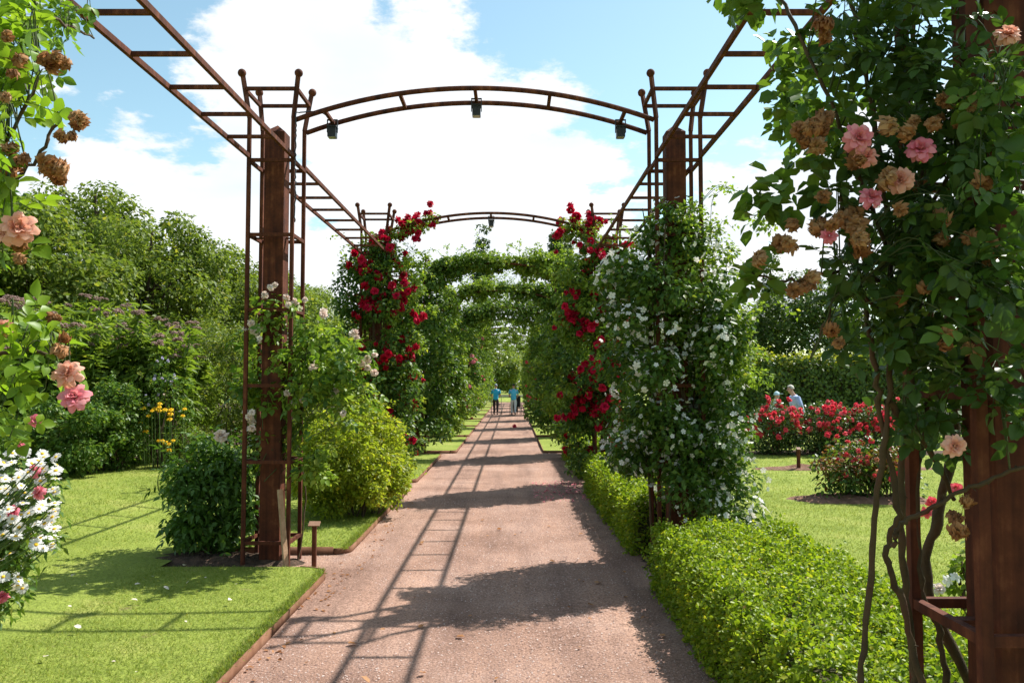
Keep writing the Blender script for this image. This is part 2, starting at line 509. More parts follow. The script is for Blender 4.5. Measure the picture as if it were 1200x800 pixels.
def leaves(name, pts, nor, size, mat, tmpl=T_DIAMOND, jit=.6, droop=.5, tdir=None, svar=.3, width=1.0, parent=None, kind='stuff'):
    """one mesh of many leaves. nor: preferred facing, jit: randomness of facing"""
    n = len(pts)
    nn = unit(nor + rng.normal(0, jit, (n, 3)))
    t = rng.normal(0, 1, (n, 3)) if tdir is None else tdir + rng.normal(0, .35, (n, 3))
    t[:, 2] -= droop
    t = unit(t - nn * np.sum(t * nn, 1, keepdims=True))
    b = np.cross(nn, t)
    s = size * (1 + svar * rng.uniform(-1, 1, n))
    tv, tf = tmpl
    tv = tv * np.array([1, width, 1])
    V = pts[:, None] + s[:, None, None] * (tv[None, :, :1] * t[:, None] + tv[None, :, 1:2] * b[:, None] + tv[None, :, 2:] * nn[:, None])
    k = len(tv)
    Fc = (tf[None] + (np.arange(n) * k)[:, None, None]).reshape(-1, tf.shape[1])
    me = mesh_np(name, V.reshape(-1, 3), [Fc], mat)
    return link(name, me, parent, kind)


def clump_points(cl, n, fill=.55):
    """n points in the outer shells of ellipsoid clumps cl = (k,6): centre, radii"""
    cl = np.asarray(cl, float)
    w = (cl[:, 3] * cl[:, 4] + cl[:, 4] * cl[:, 5] + cl[:, 3] * cl[:, 5])
    i = rng.choice(len(cl), n, p=w / w.sum())
    d = unit(rng.normal(0, 1, (n, 3)))
    r = rng.uniform(fill ** 3, 1, n) ** (1 / 3) * rng.uniform(.88, 1.12, n)
    p = cl[i, :3] + d * cl[i, 3:] * r[:, None]
    o = unit(d / cl[i, 3:])
    return p, o


def ell_clumps(c, rad, k, cr, inside=.25, flat=.8, zmin=None):
    """k clumps over the surface (and a few inside) of an ellipsoid"""
    d = unit(rng.normal(0, 1, (k, 3)))
    r = np.where(rng.random(k) < inside, rng.uniform(.3, .8, k), rng.uniform(.8, 1.02, k))
    p = np.array(c) + d * np.array(rad) * r[:, None]
    s = cr * rng.uniform(.6, 1.35, k)
    cl = np.concatenate([p, np.stack([s, s, s * flat], 1)], 1)
    if zmin is not None:
        cl = cl[cl[:, 2] > zmin]
    return cl


def xf(p, n, s, roll=None):
    """matrix that puts a flower or leaf at p facing n with size s"""
    n = Vector(n).normalized()
    q = n.to_track_quat('Z', 'Y').to_matrix().to_4x4()
    a = rng.uniform(0, 6.28) if roll is None else roll
    return Matrix.Translation(p) @ q @ Matrix.Rotation(a, 4, 'Z') @ Matrix.Diagonal((s, s, s, 1))


# ------------------------------------------------------------------ flowers (unit diameter, facing +Z)
def rose_mesh(name, mat, rings, rnd=.03, seg=3, droop=0.0, seed=0, crumple=0.0):
    r_ = np.random.default_rng(seed)
    V, Fc, n0 = [], [], 0
    for (cnt, ang, Ln, wd, base) in rings:
        for k in range(cnt):
            az0 = 2 * math.pi * (k + .5 * (rings.index((cnt, ang, Ln, wd, base)) % 2)) / cnt + r_.normal(0, .12)
            a0 = R(ang) + r_.normal(0, .09)
            Lk = Ln * (1 + r_.normal(0, .07))
            for j in range(seg + 1):
                v = j / seg
                ph = a0 * (.55 + .75 * v) + droop * v
                rr = base + Lk * v * math.sin(ph)
                z = Lk * v * math.cos(ph) + .02
                w = wd * (math.sin(math.pi * (.16 + .54 * v)) ** .8)
                for u in (-1, -.4, .4, 1):
                    az = az0 + u * w / max(rr, .12) * .5
                    rj = rr * (1 - .06 * u * u) + (r_.normal(0, rnd) if j else 0)
                    rj *= 1 - (.10 * u * u if j == seg else 0)
                    V.append((rj * math.cos(az), rj * math.sin(az), z + (.03 * u * u * v) + (r_.normal(0, rnd + crumple) if j else 0)))
            for j in range(seg):
                for u in range(3):
                    q = n0 + j * 4 + u
                    Fc.append((q, q + 1, q + 5, q + 4))
            n0 += 4 * (seg + 1)
    return mesh_np(name, V, [np.array(Fc)], mat, True)


RINGS_FULL = [(3, 10, .26, .16, .02), (5, 22, .30, .24, .03), (6, 38, .34, .28, .05), (7, 56, .42, .30, .06), (8, 76, .47, .32, .07), (6, 98, .45, .34, .05)]
RINGS_SMALL = [(3, 14, .34, .34, .03), (5, 40, .42, .5, .05), (6, 68, .46, .56, .05), (6, 95, .44, .5, .05)]
ROSE_PINK = [rose_mesh('rose_bloom', M['p_pink'], RINGS_FULL, .02, 3, 0, s) for s in (1, 2)]
ROSE_PEACH = [rose_mesh('rose_bloom', M['p_peach'], RINGS_FULL, .02, 3, 0, s) for s in (3, 4)]
ROSE_DRY = [rose_mesh('dried_bloom', M['p_dry'], RINGS_FULL[1:], .05, 3, .5, s, .05) for s in (5, 6, 7)]
ROSE_RED = [rose_mesh('red_bloom', M['p_red'], RINGS_SMALL, .02, 2, 0, s) for s in (8, 9)]
ROSE_BED = [rose_mesh('bed_bloom', M['p_bright'], RINGS_SMALL, .04, 2, 0, s) for s in (8, 9)]
ROSE_BLUSH = [rose_mesh('blush_bloom', M['p_blush'], RINGS_SMALL + [(7, 60, .5, .3, .06)], .04, 2, 0, s) for s in (10, 11)]
ROSE_SPARSE_PINK = [rose_mesh('pink_bloom', M['p_pink'], RINGS_SMALL, .04, 2, 0, s) for s in (12,)]
ROSE_YELLOWISH = [rose_mesh('cream_bloom', M['p_blush'], RINGS_FULL[1:5], .03, 2, 0, 13)]
ROSE_WHITE = [rose_mesh('white_bloom', M['p_white'], [(5, 74, .48, .46, .03)], .03, 2, 0, s) for s in (14, 15)]


def daisy_meshes():
    out = []
    for s in (0, 1, 2):
        r_ = np.random.default_rng(s)
        V, Fc = [], []
        n = 20
        for k in range(n):
            a = 2 * math.pi * k / n + r_.normal(0, .05)
            up = r_.uniform(-.1, .06)
            ln = r_.uniform(.44, .52)
            for rr, w, z in ((.1, .025, 0), (.28, .058, .02 + up * .3), (ln - .03, .052, up * .7), (ln, .0, up)):
                for sg in (-1, 1):
                    V.append((rr * math.cos(a) - sg * w * math.sin(a), rr * math.sin(a) + sg * w * math.cos(a), z))
            b = k * 8
            Fc += [(b, b + 2, b + 3, b + 1), (b + 2, b + 4, b + 5, b + 3), (b + 4, b + 6, b + 7, b + 5)]
        out.append(mesh_np('daisy_petals', V, [np.array(Fc)], M['p_white']))
    bm = bmesh.new()
    bmesh.ops.create_uvsphere(bm, u_segments=10, v_segments=6, radius=.14)
    for v in bm.verts:
        v.co.z *= .45
        v.co.z += .01
    return out, bm_mesh('daisy_disc', bm, M['disc'], True)


DAISY, DAISY_DISC = daisy_meshes()


def put(name, meshes, parent, p, n, s, kind=None):
    return link(name, meshes[int(rng.integers(len(meshes)))], parent, kind, xf(p, n, s))


# compound rose leaf (unit length along +X, facing +Z): a rachis and five (or seven) leaflets
def rose_leaf_mesh(name, mat, pairs=2, ls=.36, seed=0, slim=.62):
    r_ = np.random.default_rng(seed)
    V, Fc = [], []
    sec = [(0, .0), (.18, .55), (.42, 1.0), (.7, .86), (.9, .42), (1.02, 0)]

    def leaflet(o, ang, ln, tilt):
        base = len(V)
        d = np.array([math.cos(ang), math.sin(ang), 0]); s = np.array([-math.sin(ang), math.cos(ang), 0])
        for (u, w) in sec:
            c = np.array(o) + d * u * ln + np.array([0, 0, 1]) * (-.22 * u * u * ln + tilt * u * ln)
            hw = w * ln * slim * .5
            V.append(c); V.append(c + s * hw + np.array([0, 0, hw * .35])); V.append(c - s * hw + np.array([0, 0, hw * .35]))
        for i in range(len(sec) - 1):
            a, b = base + i * 3, base + i * 3 + 3
            Fc.append((a, b, b + 1, a + 1)); Fc.append((a, a + 2, b + 2, b))
    for k in range(pairs):
        x = .28 + .32 * k
        for sg in (-1, 1):
            leaflet((x, 0, -.1 * x * x), sg * R(62 + r_.normal(0, 6)), ls * (.8 + .15 * k) * (1 + r_.normal(0, .07)), r_.normal(0, .12))
    leaflet((.28 + .32 * (pairs - 1) + .1, 0, -.08), r_.normal(0, .1), ls * 1.15, r_.normal(0, .12) - .1)
    b = len(V)
    for x, z in ((0, 0), (.35, -.012), (.72, -.06)):
        V.extend([(x, .008, z), (x, -.008, z), (x, 0, z - .012)])
    for i in range(2):
        q = b + i * 3
        Fc += [(q, q + 1, q + 4, q + 3), (q + 1, q + 2, q + 5, q + 4), (q + 2, q, q + 3, q + 5)]
    return mesh_np(name, V, [np.array(Fc)], mat, True)


RL = {k: [rose_leaf_mesh('rose_leaf', M[m], p, l_, s, sl) for s, (p, l_, sl) in enumerate(((2, .36, .74), (2, .4, .68), (1, .46, .78)))]
      for k, m in (('mid', 'roseleaf'), ('dark', 'roseleaf_dark'), ('light', 'roseleaf_light'), ('peony', 'peony'))}
RL['peony'] = [rose_leaf_mesh('peony_leaf', M['peony'], 2, .42, s, .42) for s in (20, 21, 22)]


def leaf_xf(p, tip, nor, s):
    t = Vector(tip).normalized()
    n = Vector(nor)
    n = (n - t * n.dot(t))
    n = n.normalized() if n.length > 1e-4 else t.orthogonal().normalized()
    b = n.cross(t)
    m = Matrix((t, b, n)).transposed().to_4x4()
    return Matrix.Translation(p) @ m @ Matrix.Diagonal((s, s, s, 1))


def leaf_objects(parent, meshes, pts, tips, nors, size, name='leaf', limit=300):
    """individual leaf objects; past the limit the rest is joined as one stuff part"""
    n = len(pts)
    for i in range(min(n, limit)):
        link(name, meshes[int(rng.integers(len(meshes)))], parent, None, leaf_xf(pts[i], tips[i], nors[i], size * rng.uniform(.7, 1.2)))
    if n > limit:
        Vs, Fs, off = [], [], 0
        tv = []
        for me in meshes:
            v = np.empty(len(me.vertices) * 3, np.float32); me.vertices.foreach_get('co', v)
            f = np.empty(len(me.loops), np.int32); me.loops.foreach_get('vertex_index', f)
            tv.append((v.reshape(-1, 3), f.reshape(-1, 4)))
        for i in range(limit, n):
            v, f = tv[int(rng.integers(len(tv)))]
            m = np.array(leaf_xf(pts[i], tips[i], nors[i], size * rng.uniform(.7, 1.2)))
            Vs.append(v @ m[:3, :3].T + m[:3, 3]); Fs.append(f + off); off += len(v)
        link('foliage', mesh_np('foliage', np.concatenate(Vs), [np.concatenate(Fs)], meshes[0].materials[0], True), parent, 'stuff')


def rv():
    return Vector(unit(rng.normal(0, 1, 3)))


# ================================================================== SETTING
PX0, PX1 = -1.72, .80            # path edges
LC, RC = -2.41, 1.665             # tower centres
TY = [2.79, 8.40] + [14.57 + 6.16 * k for k in range(10)]   # tower rows
YEND = TY[-1]


def lawn_h(x, y=0):
    """left lawn rises gently away from the path"""
    t = np.clip((-3.35 - np.asarray(x, float)) / 2.6, 0, 1)
    return .062 + .16 * t * t * (3 - 2 * t)


def grid_mesh(name, x0, x1, y0, y1, dx, dy, hf, mat, jit=0):
    xs = np.linspace(x0, x1, max(2, int((x1 - x0) / dx) + 1)); ys = np.linspace(y0, y1, max(2, int((y1 - y0) / dy) + 1))
    X, Y = np.meshgrid(xs, ys)
    Z = hf(X, Y) + (rng.normal(0, jit, X.shape) if jit else 0)
    V = np.stack([X, Y, Z], -1).reshape(-1, 3)
    k = len(xs)
    i = (np.arange(len(ys) - 1)[:, None] * k + np.arange(k - 1)[None]).ravel()
    return mesh_np(name, V, [np.stack([i, i + 1, i + 1 + k, i + k], 1)], mat, True)


def struct(name, me):
    return tag(link(name, me), kind='structure')


struct('ground', grid_mesh('ground', -2500, 2500, -2500, 2500, 250, 250, lambda x, y: 0 * x - .06, M['ground']))
struct('gravel_path', grid_mesh('gravel_path', -3.6, 2.6, -6, YEND + 3, .25, .5, lambda x, y: .012 * np.sin(x * 1.7 + y * .6) * np.cos(y * .9) * .6 + 0 * x, M['path'], .002))
# left lawn (rises to the border) and its strips between the towers
struct('lawn', grid_mesh('lawn', -45, -3.35, -6, 90, .8, 1.5, lambda x, y: lawn_h(x), M['lawn']))
GAP = .43


def strip_outline(y0, y1, xi, xo, rr):
    """rounded rectangle outline of a lawn strip that runs along the path; xi = path side, xo = far side"""
    sg = 1 if xi > xo else -1
    pts = [(xo, y0)]
    for c, a0 in (((xi - sg * rr, y0 + rr), -90), ((xi - sg * rr, y1 - rr), 0)):
        for k in range(7):
            a = R(a0 + 15 * k)
            pts.append((c[0] + sg * rr * math.cos(a), c[1] + rr * math.sin(a)))
    pts.append((xo, y1))
    return pts


def edging(name, outline, z0, z1, th, label, group, first=None):
    o0 = outline[0]
    t = root(name, (outline[len(outline) // 2][0], outline[len(outline) // 2][1], 0), label, 'lawn edging', group)
    # split the outline in boards of about 1.5 m
    pts = [Vector((x, y, 0)) for x, y in outline]
    dense = [pts[0]]
    for a, b in zip(pts, pts[1:]):
        k = max(1, int((b - a).length / 1.5))
        dense += [a.lerp(b, (i + 1) / k) for i in range(k)]
    runs, cur, ln = [], [dense[0]], 0
    for a, b in zip(dense, dense[1:]):
        cur.append(b); ln += (b - a).length
        if ln > 1.3:
            runs.append(cur); cur = [b]; ln = 0
    if len(cur) > 1:
        runs.append(cur)
    for run in runs:
        V, Fc = [], []
        top = z1 + rng.normal(0, .004)
        g0, g1 = .004, .004
        for i, p in enumerate(run):
            d = (run[min(i + 1, len(run) - 1)] - run[max(i - 1, 0)]).normalized()
            s = Vector((-d.y, d.x, 0)) * th / 2
            q = p.copy()
            if i == 0: q = p + d * g0
            if i == len(run) - 1: q = p - d * g1
            for w, z in ((-1, z0), (1, z0), (1, top), (-1, top)):
                V.append((q + s * w + Vector((0, 0, z)))[:])
        for i in range(len(run) - 1):
            a, b = i * 4, i * 4 + 4
            for k in range(4):
                Fc.append((a + k, a + (k + 1) % 4, b + (k + 1) % 4, b + k))
        e = (len(run) - 1) * 4
        Fc += [(3, 2, 1, 0), (e, e + 1, e + 2, e + 3)]
        link('board', mesh_np('board', V, [np.array(Fc)], M['edging']), t)
    return t


def strip_lawn(outline, z, name='lawn_strip'):
    bm = bmesh.new()
    vs = [bm.verts.new((x, y, z)) for x, y in outline]
    f = bm.faces.new(vs)
    f.normal_update()
    if f.normal.z < 0:
        f.normal_flip()
    struct(name, bm_mesh(name, bm, M['lawn']))


ordinal = ['nearest', 'second', 'third', 'fourth', 'fifth', 'sixth', 'seventh', 'eighth', 'ninth', 'tenth', 'eleventh', 'twelfth']
prev = -6
lab_l = ['rusty board edging round the open front lawn left of the path', 'rusty board edging in front of the yellow green shrub',
         'rusty board edging beside the path left, between red rose tower and leafy tower']
for i, y in enumerate(TY[1:]):
    y0, y1 = prev, y - GAP
    ol = strip_outline(y0, y1, PX0 if i < 3 else -1.42, -3.35, .16 if i else .3)
    strip_lawn(ol, .061)
    edging('lawn_edging', ol if i else ol[1:-1], -.02, .07, .012, lab_l[i] if i < 3 else 'rusty board edging by the far left grass strip, %s from the camera' % ordinal[i], 'edging along the left lawn strips')
    prev = y + GAP
for i in range(3, 10):                       # right strips, beyond the hedges
    y0, y1 = TY[i] + GAP, TY[i + 1] - GAP
    ol = strip_outline(y0, y1, PX1, 2.3, .1)
    strip_lawn(ol, .061)
    edging('lawn_edging', ol, -.02, .07, .012, 'rusty board edging by the far right grass strip, %s from the camera' % ordinal[i - 3], 'edging along the right lawn strips')
struct('right_lawn', grid_mesh('right_lawn', 2.3, 45, -6, 90, 1.0, 1.5, lambda x, y: .02 + 0 * x, M['lawn']))
struct('far_lawn', grid_mesh('far_lawn', -45, 45, 90.002, 160, 5, 5, lambda x, y: .01 + 0 * x, M['lawn']))
struct('far_lawn', grid_mesh('end_lawn', -3.35, 2.3, YEND + 3, 90, 1, 1, lambda x, y: .02 + 0 * x, M['lawn']))


# planting soil: irregular low mounds
def soil_bed(name, cx, cy, rx, ry, h, z0, mat):
    k, m = 40, 7
    V = [(cx, cy, z0 + h)]
    ph = rng.uniform(0, 6.28, 3)
    for j in range(1, m + 1):
        for i in range(k):
            a = 2 * math.pi * i / k
            w = 1 + .05 * math.sin(3 * a + ph[0]) + .04 * math.sin(5 * a + ph[1])
            t = j / m
            V.append((cx + rx * w * t * math.cos(a), cy + ry * w * t * math.sin(a), z0 - .03 + (h + .03) * (1 - t ** 3) + (rng.normal(0, .014) if j < m else -.01)))
    T = [(0, 1 + i, 1 + (i + 1) % k) for i in range(k)]
    Q = [(1 + j * k + i, 1 + (j + 1) * k + i, 1 + (j + 1) * k + (i + 1) % k, 1 + j * k + (i + 1) % k) for j in range(m - 1) for i in range(k)]
    return struct(name, mesh_np(name, V, [np.array(T), np.array(Q)], mat, True))


soil_bed('soil_bed', -3.0, 8.42, .95, .36, .05, .03, M['mulch'])
soil_bed('soil_bed', 5.35, 12.75, 1.25, .62, .07, .02, M['soil'])
soil_bed('soil_bed', 6.9, 17.2, 2.3, .42, .06, .02, M['soil'])
soil_bed('soil_bed', 8.6, 21.0, 3.6, .8, .06, .02, M['mulch'])
soil_bed('soil_bed', 8.2, 12.0, 1.6, .8, .07, .02, M['soil'])
soil_bed('soil_bed', 1.7, 8.3, .5, .75, .04, -.005, M['mulch'])
soil_bed('soil_bed', -10.5, 17.8, 6.5, 3.4, .1, .15, M['mulch'])
struct('border_soil', grid_mesh('border_soil', -30, -6.4, 21, 60, 2, 2, lambda x, y: .24 + 0 * x, M['mulch']))

# grass blades -----------------------------------------------------
def blades(name, n, box, hfun, size, tmpl, ok=None):
    x = rng.uniform(box[0], box[1], n)
    u = rng.random(n)
    y = box[2] + (box[3] - box[2]) * u ** 1.25
    if ok is not None:
        k = ok(x, y); x, y = x[k], y[k]
    z = hfun(x, y)
    pts = np.stack([x, y, z - .004], 1)
    m = len(x)
    a = rng.uniform(0, 6.28, m)
    nor = np.stack([np.cos(a), np.sin(a), np.full(m, .9)], 1)
    lean = rng.normal(0, .9, (m, 3)); lean[:, 2] = .8
    # tangent = upright with lean
    nn = unit(nor)
    t = unit(lean - nn * np.sum(lean * nn, 1, keepdims=True))
    b = np.cross(nn, t)
    s = size * rng.uniform(.55, 1.3, m)
    tv, tf = tmpl
    V = pts[:, None] + s[:, None, None] * (tv[None, :, :1] * t[:, None] + tv[None, :, 1:2] * b[:, None] + tv[None, :, 2:] * nn[:, None])
    Fc = (tf[None] + (np.arange(m) * len(tv))[:, None, None]).reshape(-1, 3)
    return V.reshape(-1, 3), Fc


def grass(name, parts):
    Vs, Fs, off = [], [], 0
    for V, f in parts:
        Vs.append(V); Fs.append(f + off); off += len(V)
    tag(link(name, mesh_np(name, np.concatenate(Vs), [np.concatenate(Fs)], M['grass'])), 'short mown green grass of the lawn', 'grass', None, 'stuff')


def ok_left(x, y):
    inside = np.ones(len(x), bool)
    inside &= (x < -1.42) | (y > TY[3]) | (x < PX0)
    for ty in TY[1:]:
        inside &= ~((np.abs(y - ty) < GAP) & (x > -3.4))
    r = .3
    y1 = TY[1] - GAP
    corner = (x > PX0 - r) & (y > y1 - r) & (y < y1) & ((x - (PX0 - r)) ** 2 + (y - (y1 - r)) ** 2 > r * r)
    # only what the lens can see at the left
    return inside & ~corner & (x > (-640 / F) * y)


grass('lawn_grass', [blades('g', 150000, (-5.6, PX0 - .01, 4.4, 9), lambda x, y: lawn_h(x), .03, T_BLADE3, ok_left),
                     blades('g', 90000, (-9, PX0 - .01, 9, 19), lambda x, y: lawn_h(x), .045, T_BLADE3, ok_left),
                     blades('g', 12000, (PX0 - .09, PX0 - .01, 4.4, 14), lambda x, y: lawn_h(x), .045, T_BLADE3, ok_left)])
grass('right_grass', [blades('g', 110000, (2.35, 8.5, 6.5, 13), lambda x, y: .02 + 0 * x, .04, T_BLADE3, lambda x, y: ((x - 5.35) / 1.2) ** 2 + ((y - 12.75) / .6) ** 2 > 1),
                      blades('g', 50000, (2.35, 10, 13, 22), lambda x, y: .02 + 0 * x, .05, T_BLADE3, lambda x, y: (((x - 6.9) / 2.2) ** 2 + ((y - 17.2) / .4) ** 2 > 1))])


# loose grit and small stones on the path
def pebbles(n, box, s0, s1, name):
    x = rng.uniform(box[0], box[1], n); y = box[2] + (box[3] - box[2]) * rng.random(n) ** 1.4
    s = s0 + (s1 - s0) * rng.random(n) ** 4
    t = np.array([[1, 0, 0], [-.5, .8, 0], [-.5, -.8, 0], [0, 0, .7]])
    a = rng.uniform(0, 6.28, n)
    ca, sa = np.cos(a), np.sin(a)
    V = np.stack([t[None, :, 0] * ca[:, None] - t[None, :, 1] * sa[:, None], t[None, :, 0] * sa[:, None] + t[None, :, 1] * ca[:, None], np.repeat(t[None, :, 2], n, 0)], -1)
    V = V * s[:, None, None] * rng.uniform(.7, 1.2, (n, 4, 1)) + np.stack([x, y, np.zeros(n) + .002], 1)[:, None]
    f = np.array([[0, 1, 3], [1, 2, 3], [2, 0, 3]])
    Fc = (f[None] + (np.arange(n) * 4)[:, None, None]).reshape(-1, 3)
    tag(link(name, mesh_np(name, V.reshape(-1, 3), [Fc], M['pebble'])), 'loose reddish grit and pebbles scattered on the path', 'gravel', None, 'stuff')


pebbles(42000, (-2.2, 1.3, 4.6, 13), .003, .011, 'loose_gravel')

# ================================================================== PERGOLA
perg = root('rose_pergola', ((LC + RC) / 2, TY[1], 0), 'long rust brown steel pergola of towers, ladders and arches over the path', 'pergola')
HALF, BT = .22, .036
RINGS = [.245, 1.03, 1.78, 2.53, 3.28, 4.03]
ZB, ZR, ZT = 4.46, 4.74, 4.86
bm = bmesh.new()
bx(bm, (0, 0, 2.17), (.2, .2, 4.38))
tv_ = [bm.verts.new(p) for p in ((-.1, -.1, 4.3605), (.1, -.1, 4.3605), (.1, .1, 4.3605), (-.1, .1, 4.3605), (0, 0, 4.45))]
for i in range(4):
    bm.faces.new((tv_[i], tv_[(i + 1) % 4], tv_[4]))
ME_POST = bm_mesh('post', bm, M['corten'])
bm = bmesh.new()
fl = .055
bar(bm, (HALF, HALF, -.03), (HALF, HALF, ZB), BT)
bar(bm, (HALF, HALF, ZB - .004), (HALF + fl, HALF + fl, ZT), BT)
ME_UP = bm_mesh('upright', bm, M['corten'])


def ring_mesh(h, w=.03, t=.034, brace=False):
    bm = bmesh.new()
    i = h - BT / 2 - .001
    for s in (-1, 1):
        bx(bm, (s * h, 0, 0), (w, 2 * i, t)); bx(bm, (0, s * h, 0), (2 * i, w, t))
    if brace:
        for s in (-1, 1):
            bx(bm, (s * (h + .1 - .01) / 2, 0, 0), (h - .1 - .02, .05, .012))
    return bm_mesh('ring', bm, M['corten'])


ME_RING, ME_RING_B, ME_RING_T = ring_mesh(HALF), ring_mesh(HALF, brace=True), ring_mesh(HALF + fl * .75)
bm = bmesh.new()
bmesh.ops.create_uvsphere(bm, u_segments=14, v_segments=10, radius=.042)
ME_BALL = bm_mesh('finial', bm, M['corten'], True)
ROT4 = [Matrix.Rotation(k * math.pi / 2, 4, 'Z') for k in range(4)]


def tower(x, y, zg=0):
    T = Matrix.Translation((x, y, zg))
    post = link('post', ME_POST, perg, None, T)
    W = Matrix.Translation((-x, -y, -zg))

    def sub(name, me, m):
        o = bpy.data.objects.new(name, me); C.objects.link(o); o.parent = post; o.matrix_local = m
        return o
    for r4 in ROT4:
        sub('upright', ME_UP, r4)
        sub('finial', ME_BALL, r4 @ Matrix.Translation((HALF + fl + .008, HALF + fl + .008, ZT + .03)))
    for k, z in enumerate(RINGS):
        sub('ring', ME_RING_B if k in (1, 4) else ME_RING, Matrix.Translation((0, 0, z)))
    sub('ring', ME_RING_T, Matrix.Translation((0, 0, ZR)))


def ladder(x, y0, y1):
    e = bpy.data.objects.new('ladder', None); C.objects.link(e); e.parent = perg
    e.location = Vector((x, (y0 + y1) / 2, 4.07)) - perg.location
    L_ = y1 - y0
    bm = bmesh.new(); bx(bm, (0, 0, 0), (.03, L_, .042)); rail = bm_mesh('rail', bm, M['corten'])
    bm = bmesh.new(); bx(bm, (0, 0, 0), (2 * HALF - .032, .03, .03)); rung = bm_mesh('rung', bm, M['corten'])
    for s in (-1, 1):
        o = bpy.data.objects.new('rail', rail); C.objects.link(o); o.parent = e; o.location = (s * HALF, 0, 0)
    k = 7
    for i in range(k):
        o = bpy.data.objects.new('rung', rung); C.objects.link(o); o.parent = e; o.location = (0, -L_ / 2 + L_ * (i + 1) / (k + 1), 0)


AX0, AX1 = LC + HALF, RC - HALF
ACX, AHW, AZ0, RISE = (AX0 + AX1) / 2, (AX1 - AX0) / 2, 4.43, .33
ARAD = (AHW ** 2 + RISE ** 2) / (2 * RISE)


def arch_z(x):
    return AZ0 + RISE - ARAD + math.sqrt(ARAD ** 2 - (x - ACX) ** 2)


def arch_rail_mesh():
    V, Fc = [], []
    n = 28
    for i in range(n + 1):
        x = AX0 + .02 + (AX1 - AX0 - .04) * i / n
        z = arch_z(x)
        nx = (x - ACX) / ARAD; nz = math.sqrt(1 - nx * nx)
        for a, b in ((-.021, -.015), (.021, -.015), (.021, .015), (-.021, .015)):
            V.append((x - ACX + nx * a, b, z - AZ0 + nz * a))
    for i in range(n):
        for k in range(4):
            Fc.append((i * 4 + k, i * 4 + (k + 1) % 4, i * 4 + 4 + (k + 1) % 4, i * 4 + 4 + k))
    Fc += [(0, 3, 2, 1), (n * 4, n * 4 + 1, n * 4 + 2, n * 4 + 3)]
    return mesh_np('arch_rail', V, [np.array(Fc)], M['corten'])


ME_AR = arch_rail_mesh()
bm = bmesh.new(); bx(bm, (0, 0, 0), (.034, 2 * HALF - .032, .03)); ME_STRUT = bm_mesh('strut', bm, M['corten'])
STRUT_X = [ACX + AHW * t for t in (-.83, -.415, 0, .415, .83)]


def arch(y):
    e = bpy.data.objects.new('arch', None); C.objects.link(e); e.parent = perg
    e.location = Vector((ACX, y, AZ0)) - perg.location
    for s in (-1, 1):
        o = bpy.data.objects.new('arch_rail', ME_AR); C.objects.link(o); o.parent = e; o.location = (0, s * HALF, 0)
    for x in STRUT_X:
        o = bpy.data.objects.new('strut', ME_STRUT); C.objects.link(o); o.parent = e; o.location = (x - ACX, 0, arch_z(x) - AZ0)


for i, y in enumerate(TY):
    tower(LC, y); tower(RC, y); arch(y)
    if i:
        for x in (LC, RC):
            ladder(x, TY[i - 1] + HALF + .017, y - HALF - .017)
for x in (LC, RC):
    ladder(x, TY[0] - 5, TY[0] - HALF - .017)

# spotlights that hang from the arches
bm = bmesh.new()
bx(bm, (0, 0, -.115), (.085, .1, .105)); bx(bm, (0, 0, -.059), (.1, .12, .012))
ME_SPOT = bm_mesh('housing', bm, M['black_metal'])
bm = bmesh.new()
for s in (-1, 1):
    bx(bm, (s * .052, 0, -.05), (.008, .03, .13))
bx(bm, (0, 0, .0185), (.112, .034, .007))
ME_SPOT_B = bm_mesh('bracket', bm, M['black_metal'])
bm = bmesh.new(); bx(bm, (0, 0, -.170), (.07, .085, .006)); ME_SPOT_G = bm_mesh('lens', bm, M['lens'])
for (ai, sx, tx) in ((1, 0, 'by the left tower'), (1, 2, 'at the crown'), (1, 4, 'by the right tower'), (2, 2, None), (3, 2, None)):
    y = TY[ai] + HALF - .07
    z = arch_z(STRUT_X[sx])
    lb = 'small black spotlight hung under the nearest bare arch, %s' % tx if tx else 'small black spotlight under the crown of the %s arch' % ('second bare' if ai == 2 else 'first leafy')
    s = root('spotlight', (STRUT_X[sx], y, z), lb, 'spotlight', 'spotlights under the arches')
    for nm, me in (('housing', ME_SPOT), ('bracket', ME_SPOT_B), ('lens', ME_SPOT_G)):
        o = bpy.data.objects.new(nm, me); C.objects.link(o); o.parent = s
# supply cable up the nearest left tower
tb = Tubes()
cp = [(AX0 + .03, TY[1] - HALF - .022, 3.4 + .1 * k) for k in range(12)]
cp += [(AX0 + .06, TY[1] - HALF + .05, 4.53), (AX0 + .2, TY[1] - .1, 4.56), (STRUT_X[0], TY[1] + .12, arch_z(STRUT_X[0]) + .025)]
tb.add(spline(cp, 4, .004), .007, 5)
link('cable', tb.mesh('cable', M['black_metal']), perg)

# ================================================================== small things on the ground
def label_post(loc, h, label, w=.04, plate=(.11, .07), group='plant name posts', rz=0):
    t = root('plant_label_post', loc, label, 'plant label', group)
    bm = bmesh.new(); bx(bm, (0, 0, h / 2 - .05), (w, w, h + .1))
    link('post', bm_mesh('post', bm, M['corten']), None).parent = t
    bm = bmesh.new()
    bx(bm, (0, 0, 0), (plate[0], plate[1], .012), Matrix.Translation((0, -.005, h + .012)) @ Matrix.Rotation(R(28), 4, 'X'))
    link('name_plate', bm_mesh('name_plate', bm, M['label']), None).parent = t


